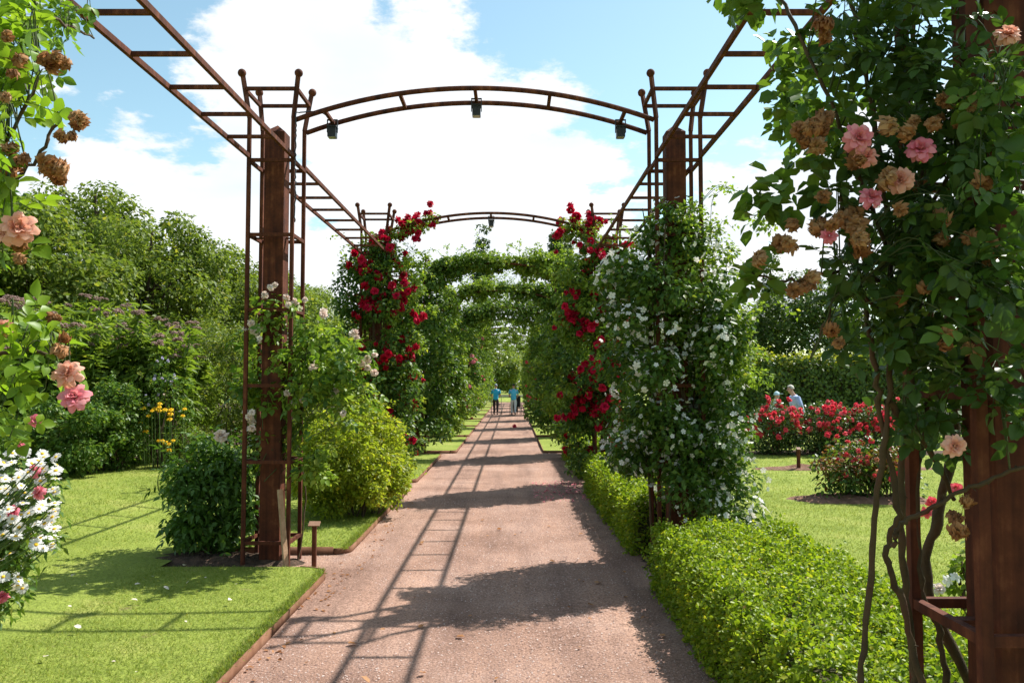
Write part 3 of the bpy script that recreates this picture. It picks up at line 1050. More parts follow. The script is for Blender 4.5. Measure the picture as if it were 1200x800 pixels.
label_post(P(368, 660, 8.22) * 1, .375, 'small rusty plant label post in the grass corner by the nearest left tower')
label_post((P(504, 526, 24).x, 23.6, .07), .28, 'small plant label post by the path beside the third left tower')
label_post((P(935, 550, 17.1).x, 17.05, .02), .42, 'short rusty post in the bare soil before the red rose bed', .06, (.08, .08))
st = root('wooden_stake', P(333, 664, 8.2), 'pale weathered wooden stake leaning on the nearest left tower', 'stake')
bm = bmesh.new()
a, b = P(336, 666, 8.06), P(328, 573, 8.12)
a.z = -.03
bar(bm, a, b, .055, .022)
link('shaft', bm_mesh('shaft', bm, M['wood']), st)

# fallen petals and leaves
def litter(name, n, box, size, mat, label):
    p = np.stack([rng.uniform(box[0], box[1], n), rng.uniform(box[2], box[3], n), np.full(n, box[4])], 1)
    o = leaves(name, p, np.tile([0, 0, 1.], (n, 1)), size, mat, T_OVAL, .25, 0, None, .5)
    tag(o, label, 'fallen petals' if 'petal' in name else 'fallen leaves')


litter('fallen_petals', 260, (.35, 1.2, 12.6, 15.2, .012), .035, M['p_pink'], 'scattered pink petals lying on the path under the red climber')
litter('fallen_edge_leaves', 130, (-1.7, -1.45, 4.8, 13, .012), .03, M['p_dry'], 'small brown leaves gathered along the left edge of the path')
litter('fallen_leaves', 60, (-2.6, 1.1, 4.8, 11, .012), .045, M['p_dry'], 'brown dry leaves strewn over the path')
litter('fallen_lawn_petals', 26, (-4.6, -2.0, 4.8, 8, .105), .035, M['p_blush'], 'pale petals strewn over the front left lawn')
o = put('fallen_bloom', ROSE_BED, None, P(603, 500, 33) * 1, (0.3, -.5, .8), .2)
o.location.z = .03
tag(o, 'single bright red fallen bloom on the path before the walkers', 'flower')

# ================================================================== PLANTS
def column(cx, cy, z0, z1, rx, ry, k, cr, top=None):
    """clumps round a tower"""
    out = []
    ph = rng.uniform(0, 6.28, 4)
    for _ in range(k):
        a = rng.uniform(0, 6.28)
        z = rng.uniform(z0, z1)
        w = 1 + .16 * math.sin(2 * a + 2.3 * z + ph[0]) + .13 * math.sin(3.1 * z + ph[1]) + .1 * math.sin(a + 5 * z + ph[2])
        f = rng.uniform(.72, 1.05) if rng.random() < .8 else rng.uniform(.2, .7)
        s = cr * rng.uniform(.55, 1.3)
        out.append((cx + rx * w * f * math.cos(a), cy + ry * w * f * math.sin(a), z, s, s, s * .85))
    return np.array(out)


def canes(root_o, cx, cy, z1, k, r=.011, spread=.3, mat=None, zg=-.03):
    tb = Tubes()
    for _ in range(k):
        a = rng.uniform(0, 6.28); d = rng.uniform(.12, spread)
        p = [(cx + d * math.cos(a), cy + d * math.sin(a), zg)]
        for z in np.linspace(z1 * .3, z1, 4):
            a += rng.normal(0, .5)
            q = np.clip(d + rng.normal(0, .08), .18, spread + .2)
            p.append((cx + q * math.cos(a), cy + q * math.sin(a), z))
        tb.add(spline(p, 5, .006), np.linspace(r * 1.3, r * .5, 21), 5, .15)
    link('canes', tb.mesh('canes', mat or M['cane']), root_o)


def sprays(clumps, n, ln, r=.004):
    """thin shoots that stick out of a plant; returns tubes mesh data and leaf points"""
    tb = Tubes(); pts, nrm = [], []
    for _ in range(n):
        c = clumps[rng.integers(len(clumps))]
        d = unit(rng.normal(0, 1, 3) + np.array([0, 0, .9]))
        a = c[:3] + d * c[3:] * .5
        l_ = ln * rng.uniform(.5, 1.2)
        b = a + d * l_ * .6; e = b + unit(d + np.array([0, 0, -.9])) * l_ * .45
        sp = spline([a, b, e], 5)
        tb.add(sp, np.linspace(r, r * .5, len(sp)), 4)
        for q in sp[2:]:
            for _ in range(3):
                pts.append(q + rng.normal(0, .025, 3)); nrm.append(unit(rng.normal(0, .6, 3) + [0, 0, 1]))
    return tb, np.array(pts), np.array(nrm)


UP = np.array([0, 0, 1.])


def foliage(t, cl, n, size, mat, tmpl=T_DIAMOND, name='foliage', up=.62, jit=.5, droop=.5, width=1.0, fill=.5):
    p, o = clump_points(cl, n, fill)
    return leaves(name, p, o * (1 - up) + UP * up, size, mat, tmpl, jit, droop, o * .6, .35, width, t)


def blooms(t, name, meshes, cl, n, size, ok=None, face=.8, cluster=1, spread=.06, out=1.02):
    """n individual flowers on the outside of clumps"""
    k = 0
    guard = 0
    cyc = cl[:, 1].mean()
    while k < n and guard < 60000:
        guard += 1
        c = cl[rng.integers(len(cl))]
        d = unit(rng.normal(0, 1, 3) + np.array([0, -.7, .2]))
        if c[1] > cyc + .25:
            continue
        p = c[:3] + d * c[3:] * out
        if ok is not None and not ok(p):
            continue
        inside = np.sum((((p - cl[:, :3]) / cl[:, 3:]) ** 2).sum(1) < .5)
        if inside > 0:
            continue
        for _ in range(int(rng.integers(1, cluster + 1))):
            q = p + rng.normal(0, spread, 3) * (cluster > 1)
            put(name, meshes, t, Vector(q), d * face + rng.normal(0, .4, 3), size * rng.uniform(.7, 1.2))
            k += 1
            if k >= n:
                break


# ---- climbers on the towers -------------------------------------------------
# white rambler, first right tower
def white_rambler():
    cx, cy = RC, TY[1]
    t = root('white_rambler_rose', (cx, cy, 0), 'climbing plant thick with small white blossoms on the nearest right tower', 'climbing rose', 'climbers on the right towers')
    cl = np.concatenate([column(cx - .06, cy, .75, 3.0, .6, .62, 150, .19), column(cx, cy, .45, 1.4, .55, .55, 34, .2),
                         column(cx, cy, 3.0, 3.55, .32, .34, 26, .15), column(cx + .3, cy, .5, 2.9, .36, .4, 40, .17)])
    cl = cl[~((cl[:, 0] < cx - .05) & (cl[:, 2] < 1.0))]
    foliage(t, cl, 26000, .062, M['rambler'], T_DIAMOND)
    cl2 = np.concatenate([column(cx + .38, cy + .05, 1.6, 3.55, .46, .4, 48, .13), column(cx, cy, 2.9, 3.6, .45, .45, 16, .12)])
    foliage(t, cl2, 5200, .05, M['climber_light'], T_DIAMOND, 'young_foliage')
    canes(t, cx, cy, 3.6, 12)
    tb, p, n = sprays(cl2, 70, .55)
    link('shoots', tb.mesh('shoots', M['stem']), t, 'stuff')
    leaves('shoot_leaves', p, n, .045, M['climber_light'], T_DIAMOND, .5, .5, None, .3, 1, t)
    blooms(t, 'white_blossom', ROSE_WHITE, cl, 300, .066, None, .8, 7, .07, 1.06)
    # the smaller blossoms between them
    q, o = clump_points(cl[rng.random(len(cl)) < .45], 1800, .98)
    leaves('blossom_spray', q + o * .04, o, .058, M['p_white'], T_STAR, .4, 0, None, .3, 1, t)


white_rambler()


def red_climber(side, cx, cy, label, reach, seed_extra):
    t = root('red_climbing_rose', (cx, cy, 0), label, 'climbing rose', 'climbers on the %s towers' % side)
    s = 1 if side == 'left' else -1
    cl = np.concatenate([column(cx + .05 * s, cy, .9, 3.9, .66, .62, 120, .2), column(cx + .12 * s, cy, .25, 1.2, .5, .55, 24, .2),
                         column(cx, cy, 3.6, 4.25, .5, .5, 34, .16)])
    arcp = []
    for x in np.linspace(0, reach, 16):
        xx = cx + s * (HALF + x)
        arcp.append((xx, cy + rng.normal(0, .12), arch_z(min(max(xx, AX0), AX1)) - .04 + rng.normal(0, .08), .13, .13, .11))
    arcp = np.array(arcp)
    foliage(t, cl, 15000, .078, M['redrose'], T_DIAMOND)
    foliage(t, column(cx + .3 * s, cy - .1, 1.4, 4.0, .5, .5, 46, .16), 4200, .07, M['climber_light'], T_DIAMOND, 'young_foliage')
    foliage(t, arcp, 900, .06, M['climber_light'], T_DIAMOND, 'arch_foliage')
    canes(t, cx, cy, 4.2, 12)
    tb, p, n = sprays(cl[-40:], 46, .6)
    link('shoots', tb.mesh('shoots', M['stem']), t, 'stuff')
    leaves('shoot_leaves', p, n, .05, M['climber_light'], T_DIAMOND, .5, .5, None, .3, 1, t)
    allc = np.concatenate([cl, cl, cl, arcp])
    blooms(t, 'red_bloom', ROSE_RED, arcp, 44, .15, None, .8, 4, .1, 1.1)
    for z0, z1, nb in ((.5, 1.6, 60), (1.6, 2.8, 82), (2.8, 3.5, 60), (3.5, 4.5, 54)):
        blooms(t, 'red_bloom', ROSE_RED, cl, nb, .145, lambda p: z0 < p[2] < z1 and (p[0] - cx) * s > -.45, .8, 4, .09, 1.1)


red_climber('left', LC + .05, TY[2], 'dark red climbing rose covering the second left tower and reaching onto its arch', .75, 0)
red_climber('right', RC - .05, TY[2], 'dark red climbing rose behind the white blossoms, on the second right tower', .45, 1)

leafn = {3: 9000, 4: 8000, 5: 7000, 6: 5000, 7: 4500, 8: 4000, 9: 3500, 10: 3000, 11: 2600}
left_lab = {3: 'leafy light green climber on the third left tower behind the red rose', 4: 'dense green climber on the fourth left tower, under the leafy arches',
            5: 'dark green climber on the fifth left tower with a thick leafy arch', 6: 'green climber dotted with pink blooms on the sixth left tower'}
right_lab = {3: 'green climber on the third right tower beyond the red rose', 4: 'dark leafy climber on the fourth right tower',
             5: 'dark leafy climber on the fifth right tower with a thick leafy arch', 6: 'green climber with some red blooms on the sixth right tower'}
for i in range(3, 12):
    for side, cx, s in (('left', LC, 1), ('right', RC, -1)):
        cy = TY[i]
        lab = (left_lab if side == 'left' else right_lab).get(i, 'far green climber on the %s pergola tower of the %s row' % (ordinal[i], side))
        t = root('climbing_plant', (cx, cy, 0), lab, 'climber', 'climbers on the %s towers' % side)
        ph = rng.uniform(.85, 1.15)
        wide = .74 if i < 6 else .55
        cl = column(cx + .1 * s, cy, .35, 3.95, wide * ph, .75, 76, .24)
        cl = np.concatenate([cl, column(cx, cy, 3.5, 4.2, .45, .5, 18, .17)])
        big = .085 + .006 * i
        m1, m2 = (M['climber'], M['climber_light']) if (i + (s > 0)) % 2 else (M['redrose'], M['climber'])
        if i >= 6: m1, m2 = M['climber'], M['climber_light']
        nl = leafn[i]
        foliage(t, cl, nl, big, m1)
        foliage(t, column(cx + .25 * s, cy - .15, .5, 4.2, .6, .6, 40, .2), nl // 3, big * .9, m2, T_DIAMOND, 'young_foliage')
        # its half of the arch, heavy and leafy in the middle rows
        th = {3: .17, 4: .17, 5: .36}.get(i, .13)
        kk = {3: 46, 4: 42, 5: 70}.get(i, 30)
        arcp = []
        for _ in range(kk):
            x = rng.uniform(0, AHW + .1)
            xx = cx + s * (HALF + x)
            f = 1.25 - .5 * x / AHW
            arcp.append((xx, cy + rng.normal(0, .2), arch_z(min(max(xx, AX0), AX1)) + rng.normal(.06 if i < 5 else -.12, th * .7) * f, th * 1.1 * f, th * 1.2 * f, th * .8 * f))
        arcp = np.array(arcp)
        foliage(t, arcp, nl // (2 if i < 6 else 3), big * (1 if i < 6 else .8), m2 if i != 5 else M['climber'], T_DIAMOND, 'arch_foliage')
        if i < 6:
            tb, p, n = sprays(arcp, 40, .6)
            link('shoots', tb.mesh('shoots', M['stem']), t, 'stuff')
            leaves('shoot_leaves', p, n, .06, M['climber_light'], T_DIAMOND, .5, .5, None, .3, 1, t)
        # trails along the ladder to the next tower
        if 5 < i < 11:
            lp = np.array([(cx + rng.normal(0, .15), rng.uniform(cy, TY[i + 1]), 4.05 + rng.normal(0, .12), .2, .3, .15) for _ in range(10)])
            foliage(t, lp, nl // 14, big, m2, T_DIAMOND, 'trailing_foliage')
        canes(t, cx, cy, 4.0, 8, .014, .35)
        if i == 6 or i == 5 and side == 'left' or i == 7:
            blooms(t, 'bloom', ROSE_SPARSE_PINK if side == 'left' else ROSE_BED, cl, 60, .17, None, .8, 3, .12)

# ---- box hedges --------------------------------------------------------------
def box_hedge(x0, x1, y0, y1, h, n, size, label, shape=None):
    t = root('box_hedge', ((x0 + x1) / 2, (y0 + y1) / 2, 0), label, 'hedge', 'clipped hedges right of the path')
    bm = bmesh.new()
    bx(bm, ((x0 + x1) / 2, (y0 + y1) / 2, (h - .1) / 2), (x1 - x0 - .2, y1 - y0 - .2, h - .1))
    link('light_block_core', bm_mesh('light_block_core', bm, M['twigs']), t)  # plain dark box added inside to block light, standing in for twigs
    w, d = x1 - x0, y1 - y0
    A = np.array([w * d, h * d, h * d * .6, h * w, h * w])
    side = rng.choice(5, n, p=A / A.sum())
    u, v = rng.random(n), rng.random(n)
    X = np.where(side == 1, x0, np.where(side == 2, x1, x0 + w * u))
    Y = np.where(side == 3, y0, np.where(side == 4, y1, y0 + d * (v if True else u)))
    Y = np.where((side == 1) | (side == 2), y0 + d * u, Y)
    Z = np.where(side == 0, h, h * v)
    nor = np.zeros((n, 3))
    nor[side == 0] = (0, 0, 1); nor[side == 1] = (-1, 0, .2); nor[side == 2] = (1, 0, .2); nor[side == 3] = (0, -1, .2); nor[side == 4] = (0, 1, .2)
    # rounded shoulders and bumps of growth
    P_ = np.stack([X, Y, Z], 1)
    ex = np.minimum(P_[:, 0] - x0, x1 - P_[:, 0]); ey = np.minimum(P_[:, 1] - y0, y1 - P_[:, 1])
    e = np.minimum(ex, ey)
    rr = .14
    drop = np.where(side == 0, rr - np.sqrt(np.maximum(rr * rr - np.maximum(rr - e, 0) ** 2, 0)), 0)
    P_[:, 2] -= drop
    inset = np.where(side > 0, np.maximum(0, P_[:, 2] - (h - rr)) ** 2 / rr * .8, 0)
    P_ -= nor * inset[:, None] * np.array([1, 1, 0])
    bump = .045 * np.sin(P_[:, 0] * 11 + 3 * np.sin(P_[:, 1] * 4)) * np.sin(P_[:, 1] * 9 + 2) + .022 * np.sin(P_[:, 1] * 23 + P_[:, 2] * 17 + P_[:, 0] * 19)
    P_ += nor * (bump - rng.exponential(.035, n) + rng.random(n) ** 6 * .06)[:, None]
    P_[:, 2] = np.maximum(P_[:, 2], .01)
    leaves('foliage', P_, nor * .3 + np.array([0, 0, .75]), size, M['box'], T_OVAL, .62, -.2, nor * .8, .35, 1.05, t)
    # sprigs that stand proud
    k = n // 28
    i = rng.choice(n, k)
    pts, nn = [], []
    for q, o in zip(P_[i], nor[i]):
        d = unit(o + rng.normal(0, .35, 3) + [0, 0, .5]); ln = rng.uniform(.03, .09)
        for j in range(7):
            pts.append(q + d * ln * j / 6 + rng.normal(0, .007, 3)); nn.append(d * .5 + rng.normal(0, .4, 3))
    leaves('sprigs', np.array(pts), np.array(nn), size * .95, M['box'], T_OVAL, .4, -.6, None, .3, 1, t)
    j = rng.choice(np.where(side == 0)[0], 26)
    leaves('dry_leaves', P_[j] + [0, 0, .02], np.tile([0, 0, 1.], (26, 1)), .03, M['dry_leaf'], T_OVAL, .5, 0, None, .4, .8, t)
    return t


box_hedge(1.26, 2.42, 1.6, 7.4, .56, 62000, .026, 'broad bright green clipped hedge in the right front, beside the path')
box_hedge(1.24, 2.2, 8.75, 13.7, .6, 26000, .034, 'bright green clipped hedge between the white and red climbers on the right')
box_hedge(1.26, 2.2, 15.5, 19.9, .6, 14000, .045, 'small bright hedge beyond the red climber on the right')

# ---- near right climbing rose --------------------------------------------------
def near_rose(t, cane_lines, centres, leafset, size, per, twig_r=.0026, limit=300, far=None):
    """twigs reach from the canes to each centre and carry compound leaves"""
    tb = Tubes()
    net = np.concatenate(cane_lines)
    pts, tips, nors = [], [], []
    for c in centres:
        c = np.array(tuple(c))
        dd = np.linalg.norm(net - c, axis=1) + .25 * np.maximum(net[:, 2] - c[2], 0)
        a = net[np.argmin(dd)]
        mid = (a + c) / 2 + np.array([0, 0, .06 + .1 * rng.random()])
        sp = spline([a, mid, c], 6)
        tb.add(sp, np.linspace(twig_r, twig_r * .5, len(sp)), 5)
        for k in range(per):
            q = sp[-1 - int(rng.integers(0, 6))]
            d = unit(rng.normal(0, 1, 3) + np.array([0, -.25, -.35]))
            pts.append(Vector(q)); tips.append(Vector(d)); nors.append(Vector(unit(rng.normal(0, .55, 3) + np.array([0, -.35, .75]))))
    link('twigs', tb.mesh('twigs', M['twig']), t, 'stuff')
    order = np.argsort([p.y for p in pts])
    leaf_objects(t, leafset, [pts[i] for i in order], [tips[i] for i in order], [nors[i] for i in order], size, 'leaf', limit)


t = root('climbing_rose', (RC, TY[0], 0), 'large shaded climbing rose with pink and dried brown blooms at the right edge', 'climbing rose')
cl_ = []
tb = Tubes()
for pts, r in (([(1005, 830, 2.75), (1018, 690, 2.75), (1030, 560, 2.72), (1045, 420, 2.7), (1040, 250, 2.7), (1010, 60, 2.65), (980, -80, 2.6)], .011),
               ([(1085, 830, 2.8), (1060, 715, 2.8), (1040, 650, 2.78), (1050, 590, 2.75), (1030, 470, 2.72), (1022, 400, 2.7), (1000, 300, 2.7), (985, 230, 2.65)], .012),
               ([(1075, 830, 2.95), (1065, 730, 2.95), (1056, 600, 2.9), (1062, 480, 2.9), (1080, 330, 2.85), (1075, 120, 2.8), (1060, -100, 2.7)], .014),
               ([(1150, 830, 3.1), (1088, 690, 3.1), (1100, 600, 3.1), (1120, 500, 3.1), (1110, 400, 3.05), (1125, 250, 3.0), (1120, 0, 2.9)], .021),
               ([(1115, 840, 3.0), (1100, 740, 3.0), (1080, 690, 3.0), (1075, 560, 3.0), (1095, 420, 3.0), (1080, 250, 2.95), (1090, 30, 2.9)], .012),
               ([(1046, 640, 2.6), (1060, 612, 2.58), (1100, 590, 2.55), (1150, 565, 2.5), (1220, 540, 2.45)], .009),
               ([(1040, 470, 2.7), (1085, 520, 2.8), (1118, 585, 2.95)], .012),
               ([(1040, 300, 2.7), (985, 150, 2.6), (945, 60, 2.6), (905, -20, 2.7), (860, -60, 2.8)], .007),
               ([(1045, 330, 2.7), (980, 320, 2.5), (920, 330, 2.45), (880, 320, 2.45)], .006),
               ([(1045, 380, 2.7), (990, 340, 2.5), (950, 420, 2.5)], .006),
               ([(1080, 260, 2.85), (1130, 180, 2.5), (1190, 120, 2.3)], .008)):
    sp = spline([P(*q) for q in pts], 8, .004)
    cl_.append(sp)
    tb.add(sp, np.linspace(r * 1.0, r * .6, len(sp)), 8, .2)
    # thorns
link('canes', tb.mesh('canes', M['cane']), t)
thp, thn = [], []
for sp in cl_[:6]:
    for _ in range(26):
        q = sp[rng.integers(len(sp))]; thp.append(q + rng.normal(0, .004, 3)); thn.append(unit(rng.normal(0, 1, 3)))
leaves('thorns', np.array(thp), np.array(thn), .02, M['cane'], T_LANCE, .2, .2, None, .3, 1.4, t)
cen = []
for (x0, x1, y0, y1, Y0, Y1, n) in ((985, 1230, -70, 60, 2.3, 3.2, 42), (975, 1110, 40, 200, 2.4, 3.1, 30), (995, 1120, 170, 330, 2.4, 3.1, 26), (1080, 1230, 60, 300, 2.25, 2.6, 28),
                                    (1090, 1230, 260, 450, 2.3, 2.6, 26), (1025, 1100, 320, 430, 2.4, 3.0, 20), (1040, 1130, 410, 530, 2.6, 3.1, 18),
                                    (960, 1000, 200, 330, 2.4, 2.7, 6), (1000, 1020, 320, 440, 2.4, 2.6, 4), (1120, 1230, 80, 420, 2.15, 2.4, 20), (1120, 1210, 440, 500, 2.35, 2.5, 6)):
    cen += [P(rng.uniform(x0, x1), rng.uniform(y0, y1), rng.uniform(Y0, Y1)) for _ in range(n)]
near_rose(t, cl_, cen, RL['dark'] + RL['dark'] + RL['mid'], .112, 6)
# smaller leaved sprays that run out along the ladder
lp = []
for (x0, x1, y0, y1, Y0, Y1, n) in ((905, 965, 40, 150, 3.0, 3.4, 60), (840, 905, -60, 14, 2.7, 3.2, 34), (880, 930, 215, 260, 2.4, 2.5, 14), (868, 905, 300, 345, 2.4, 2.5, 8), (930, 990, 100, 200, 2.5, 3.0, 34)):
    for _ in range(n):
        q = P(rng.uniform(x0, x1), rng.uniform(y0, y1), rng.uniform(Y0, Y1)); lp.append((q.x, q.y, q.z, .04, .04, .04))
lp = np.array(lp)
foliage(t, lp, 900, .048, M['roseleaf'], T_OVAL, 'small_leaves', width=1.1)
for (x, y, s, me) in ((1005, 162, .088, ROSE_PINK), (1079, 176, .085, ROSE_PINK), (1020, 232, .07, ROSE_PINK), (1180, 42, .075, ROSE_PEACH), (1015, 185, .07, ROSE_PEACH), (1118, 522, .068, ROSE_PEACH),
                      (972, 276, .05, ROSE_PINK), (1055, 212, .08, ROSE_PEACH)):
    put('pink_rose', me, t, P(x, y, 2.32), rv() * .5 + Vector((-.2, -1, .25)), s)
for (x, y, k) in ((1100, 130, 5), (1140, 132, 4), (1056, 150, 3), (1115, 270, 4), (1045, 215, 4), (985, 255, 5), (970, 270, 3), (1000, 285, 4), (925, 275, 4), (940, 170, 3), (960, 145, 4), (958, 30, 2),
                  (945, 325, 3), (1060, 345, 2), (1160, 230, 2), (1165, 300, 2), (1108, 395, 2), (978, 410, 2), (1140, 425, 2), (1000, 175, 3), (875, 320, 1), (1120, 600, 3)):
    for _ in range(k):
        put('dried_bloom', ROSE_DRY, t, P(x + rng.normal(0, 11), y + rng.normal(0, 11), 2.36 + rng.normal(0, .05)), rv() + Vector((0, -.6, -.2)), rng.uniform(.04, .068))

# ---- near left climbing rose and daisies ----------------------------------------
t = root('climbing_rose', (LC, TY[0], 0), 'sunlit climbing rose with peach blooms at the left edge', 'climbing rose')
cl_ = []
tb = Tubes()
for pts, r in (([(-260, 700, 2.75), (-240, 300, 2.75), (-120, 60, 2.7), (-20, -30, 2.8), (60, 20, 3.3), (110, 45, 3.9)], .009),
               ([(-260, 700, 2.75), (-180, 380, 2.7), (-60, 260, 2.5), (10, 160, 2.5), (45, 90, 2.5)], .008),
               ([(-260, 700, 2.75), (-120, 420, 2.6), (-20, 260, 2.4), (40, 190, 2.4), (70, 140, 2.4)], .008),
               ([(-260, 700, 2.75), (-150, 520, 2.5), (-40, 430, 2.3), (40, 410, 2.3), (82, 440, 2.3)], .007),
               ([(-260, 700, 2.75), (-120, 480, 2.6), (-30, 330, 2.4), (10, 270, 2.3), (22, 262, 2.3)], .006)):
    sp = spline([P(*q) for q in pts], 8, .004)
    cl_.append(sp); tb.add(sp, np.linspace(r * 1.2, r * .6, len(sp)), 7, .1)
link('canes', tb.mesh('canes', M['cane']), t)
cen = []
for (x0, x1, y0, y1, Y0, Y1, n) in ((-60, 60, -40, 40, 2.5, 3.2, 22), (50, 112, 10, 50, 3.4, 4.0, 9), (-60, 60, 40, 180, 2.3, 2.7, 26), (-60, 50, 170, 300, 2.2, 2.6, 16), (-60, 8, 300, 400, 2.2, 2.6, 7),
                                    (-20, 75, 400, 470, 2.2, 2.4, 9), (-50, 15, 450, 520, 2.2, 2.5, 6)):
    cen += [P(rng.uniform(x0, x1), rng.uniform(y0, y1), rng.uniform(Y0, Y1)) for _ in range(n)]
near_rose(t, cl_, cen, RL['light'], .115, 4)
for (x, y, s, me) in ((22, 268, .1, ROSE_PEACH), (80, 438, .085, ROSE_PEACH), (88, 466, .085, ROSE_PINK), (10, 275, .07, ROSE_PEACH), (4, 385, .06, ROSE_PEACH)):
    put('peach_rose', me, t, P(x, y, 2.25), rv() * .4 + Vector((.2, -1, .2)), s)
for (x, y, k) in ((58, 66, 4), (72, 76, 2), (82, 148, 5), (72, 195, 4), (62, 190, 3), (12, 190, 5), (8, 60, 3), (24, 295, 2), (70, 380, 3), (66, 400, 2), (8, 110, 2)):
    for _ in range(k):
        put('dried_bloom', ROSE_DRY, t, P(x + rng.normal(0, 7), y + rng.normal(0, 8), 2.3 + rng.normal(0, .03)), rv() + Vector((0, -.6, 0)), rng.uniform(.035, .055))

dx, dy = -3.45, 4.4
t = root('daisy_clump', (dx, dy, .1), 'clump of white daisies with yellow centres at the left edge', 'daisies')
tb = Tubes(); fl_pts = []
for i in range(180):
    x, y = rng.uniform(-14, 68), rng.uniform(528, 690)
    lim = 68 - .0012 * (y - 575) ** 2
    if x > lim: x = lim - rng.uniform(0, 30)
    p = P(x - (25 if y > 650 else 0), y, rng.uniform(3.9, 4.6))
    b = Vector((dx + rng.normal(0, .18), dy + rng.normal(0, .25), .1))
    m = (p + b) / 2 + Vector((rng.normal(-.06, .04), 0, .08))
    sp = spline([b, m, p], 5); tb.add(sp, .0035, 4)
    n = Vector((rng.normal(.15, .35), rng.normal(-.45, .35), .8))
    d = link('daisy', DAISY[i % 3], t, None, xf(p, n, rng.uniform(.05, .07)))
    c = bpy.data.objects.new('disc', DAISY_DISC); C.objects.link(c); c.parent = d
    fl_pts.append(p)
link('stems', tb.mesh('stems', M['stem']), t)
cl = []
for p in fl_pts:
    f = rng.uniform(.06, .55)
    cl.append((p.x + (dx - p.x) * f, p.y + .1 + (dy - p.y) * f, max(.2, p.z * (1 - f * .9)), .09, .09, .12))
cl = np.array(cl)
foliage(t, cl, 5500, .05, M['mound'], T_LANCE, width=1.6)

t = root('pink_rose_bush', (-3.75, 5.1, .1), 'low bush with bright pink buds among the white daisies', 'rose bush')
cl = ell_clumps((-3.75, 5.1, .85), (.42, .4, .6), 30, .16, zmin=.15)
foliage(t, cl, 3200, .05, M['mound'])
canes(t, -3.75, 5.1, 1.1, 6, .007, .2, zg=.05)
for (x, y) in ((40, 552), (46, 577), (15, 600), (42, 493), (24, 516), (2, 700)):
    put('pink_bloom', ROSE_SPARSE_PINK, t, P(x, y, 4.1 + rng.uniform(-.2, .1)), rv() * .5 + Vector((0, -.6, .6)), .07)

# ---- first left tower: pale rose, dark shrub, yellow shrub ----------------------
t = root('pale_climbing_rose', (LC, TY[1], 0), 'leafy rose with pale blush blooms on the nearest left tower', 'climbing rose')
cx, cy = LC, TY[1]
cl = []
for (x0, x1, y0, y1, Y0, Y1, n) in ((300, 400, 375, 470, 8.0, 8.8, 32), (290, 345, 440, 530, 8.3, 8.9, 9), (350, 415, 410, 505, 8.0, 8.7, 18), (395, 432, 400, 470, 8.1, 8.6, 6), (310, 350, 345, 390, 8.1, 8.4, 6), (350, 385, 520, 560, 8.1, 8.5, 5), (283, 310, 380, 470, 8.3, 8.8, 8)):
    for _ in range(n):
        p = P(rng.uniform(x0, x1), rng.uniform(y0, y1), rng.uniform(Y0, Y1)); s = rng.uniform(.07, .14)
        cl.append((p.x, p.y, p.z, s, s, s))
cl = np.array(cl)
p, o = clump_points(cl, 400, .3)
leaf_objects(t, RL['mid'][:2] + RL['light'][:1], [Vector(q) for q in p], [Vector(unit(v + rng.normal(0, .6, 3) + [0, 0, -.4])) for v in o], [Vector(unit(v * .3 + rng.normal(0, .4, 3) + [0, 0, .8])) for v in o], .165)
foliage(t, cl, 2600, .06, M['climber_light'], T_OVAL, 'small_leaves')
canes(t, cx, cy, 2.6, 4, .007, .3)
tb = Tubes()
for c in cl[::3]:
    a = Vector((cx + rng.uniform(-.2, .3), cy + rng.uniform(-.25, .25), max(.3, c[2] - rng.uniform(.3, .9))))
    tb.add(spline([a, (a + Vector(c[:3])) / 2 + Vector((0, 0, .1)), c[:3]], 5), .005, 4)
link('twigs', tb.mesh('twigs', M['twig']), t, 'stuff')
for (x, y, k) in ((314, 342, 5), (340, 352, 5), (345, 358, 4), (294, 385, 5), (300, 395, 4), (377, 368, 3), (415, 390, 3), (428, 420, 3), (432, 427, 3), (398, 480, 4), (345, 468, 3), (290, 487, 5), (296, 500, 3), (365, 425, 3), (392, 460, 3), (258, 510, 0)):
    for _ in range(k):
        put('blush_bloom', ROSE_BLUSH, t, P(x + rng.normal(0, 5), y + rng.normal(0, 5), 8.05 + rng.uniform(0, .25)), rv() * .6 + Vector((.1, -.7, .6)), rng.uniform(.055, .085))

t = root('peony_shrub', (-3.2, 8.65, .05), 'dark leafy shrub with one pale bloom left of the nearest left tower', 'shrub')
cl = np.concatenate([ell_clumps((-3.15, 8.7, .68), (.42, .4, .54), 40, .16, zmin=.16), ell_clumps((-2.95, 8.75, .6), (.36, .3, .5), 20, .16, zmin=.16), ell_clumps((-3.1, 8.65, .3), (.4, .3, .18), 26, .13, zmin=.12), ell_clumps((-3.42, 8.5, .72), (.28, .28, .2), 9, .1)])
foliage(t, cl, 3600, .085, M['peony'], T_LANCE, width=2.0)
p, o = clump_points(cl, 300, .9)
leaf_objects(t, RL['peony'], [Vector(q) for q in p], [Vector(unit(v + [0, 0, -.3])) for v in o], [Vector(unit(v * .5 + rng.normal(0, .3, 3) + [0, 0, .7])) for v in o], .17)
canes(t, -3.2, 8.7, 1.0, 14, .008, .35, M['stem'], .03)
put('pale_bloom', ROSE_BLUSH, t, P(259, 511, 8.4), Vector((.2, -.7, .5)), .15)
put('pale_bloom', ROSE_BLUSH, t, P(192, 462, 8.4) * 1, Vector((.2, -.7, .5)), .02)

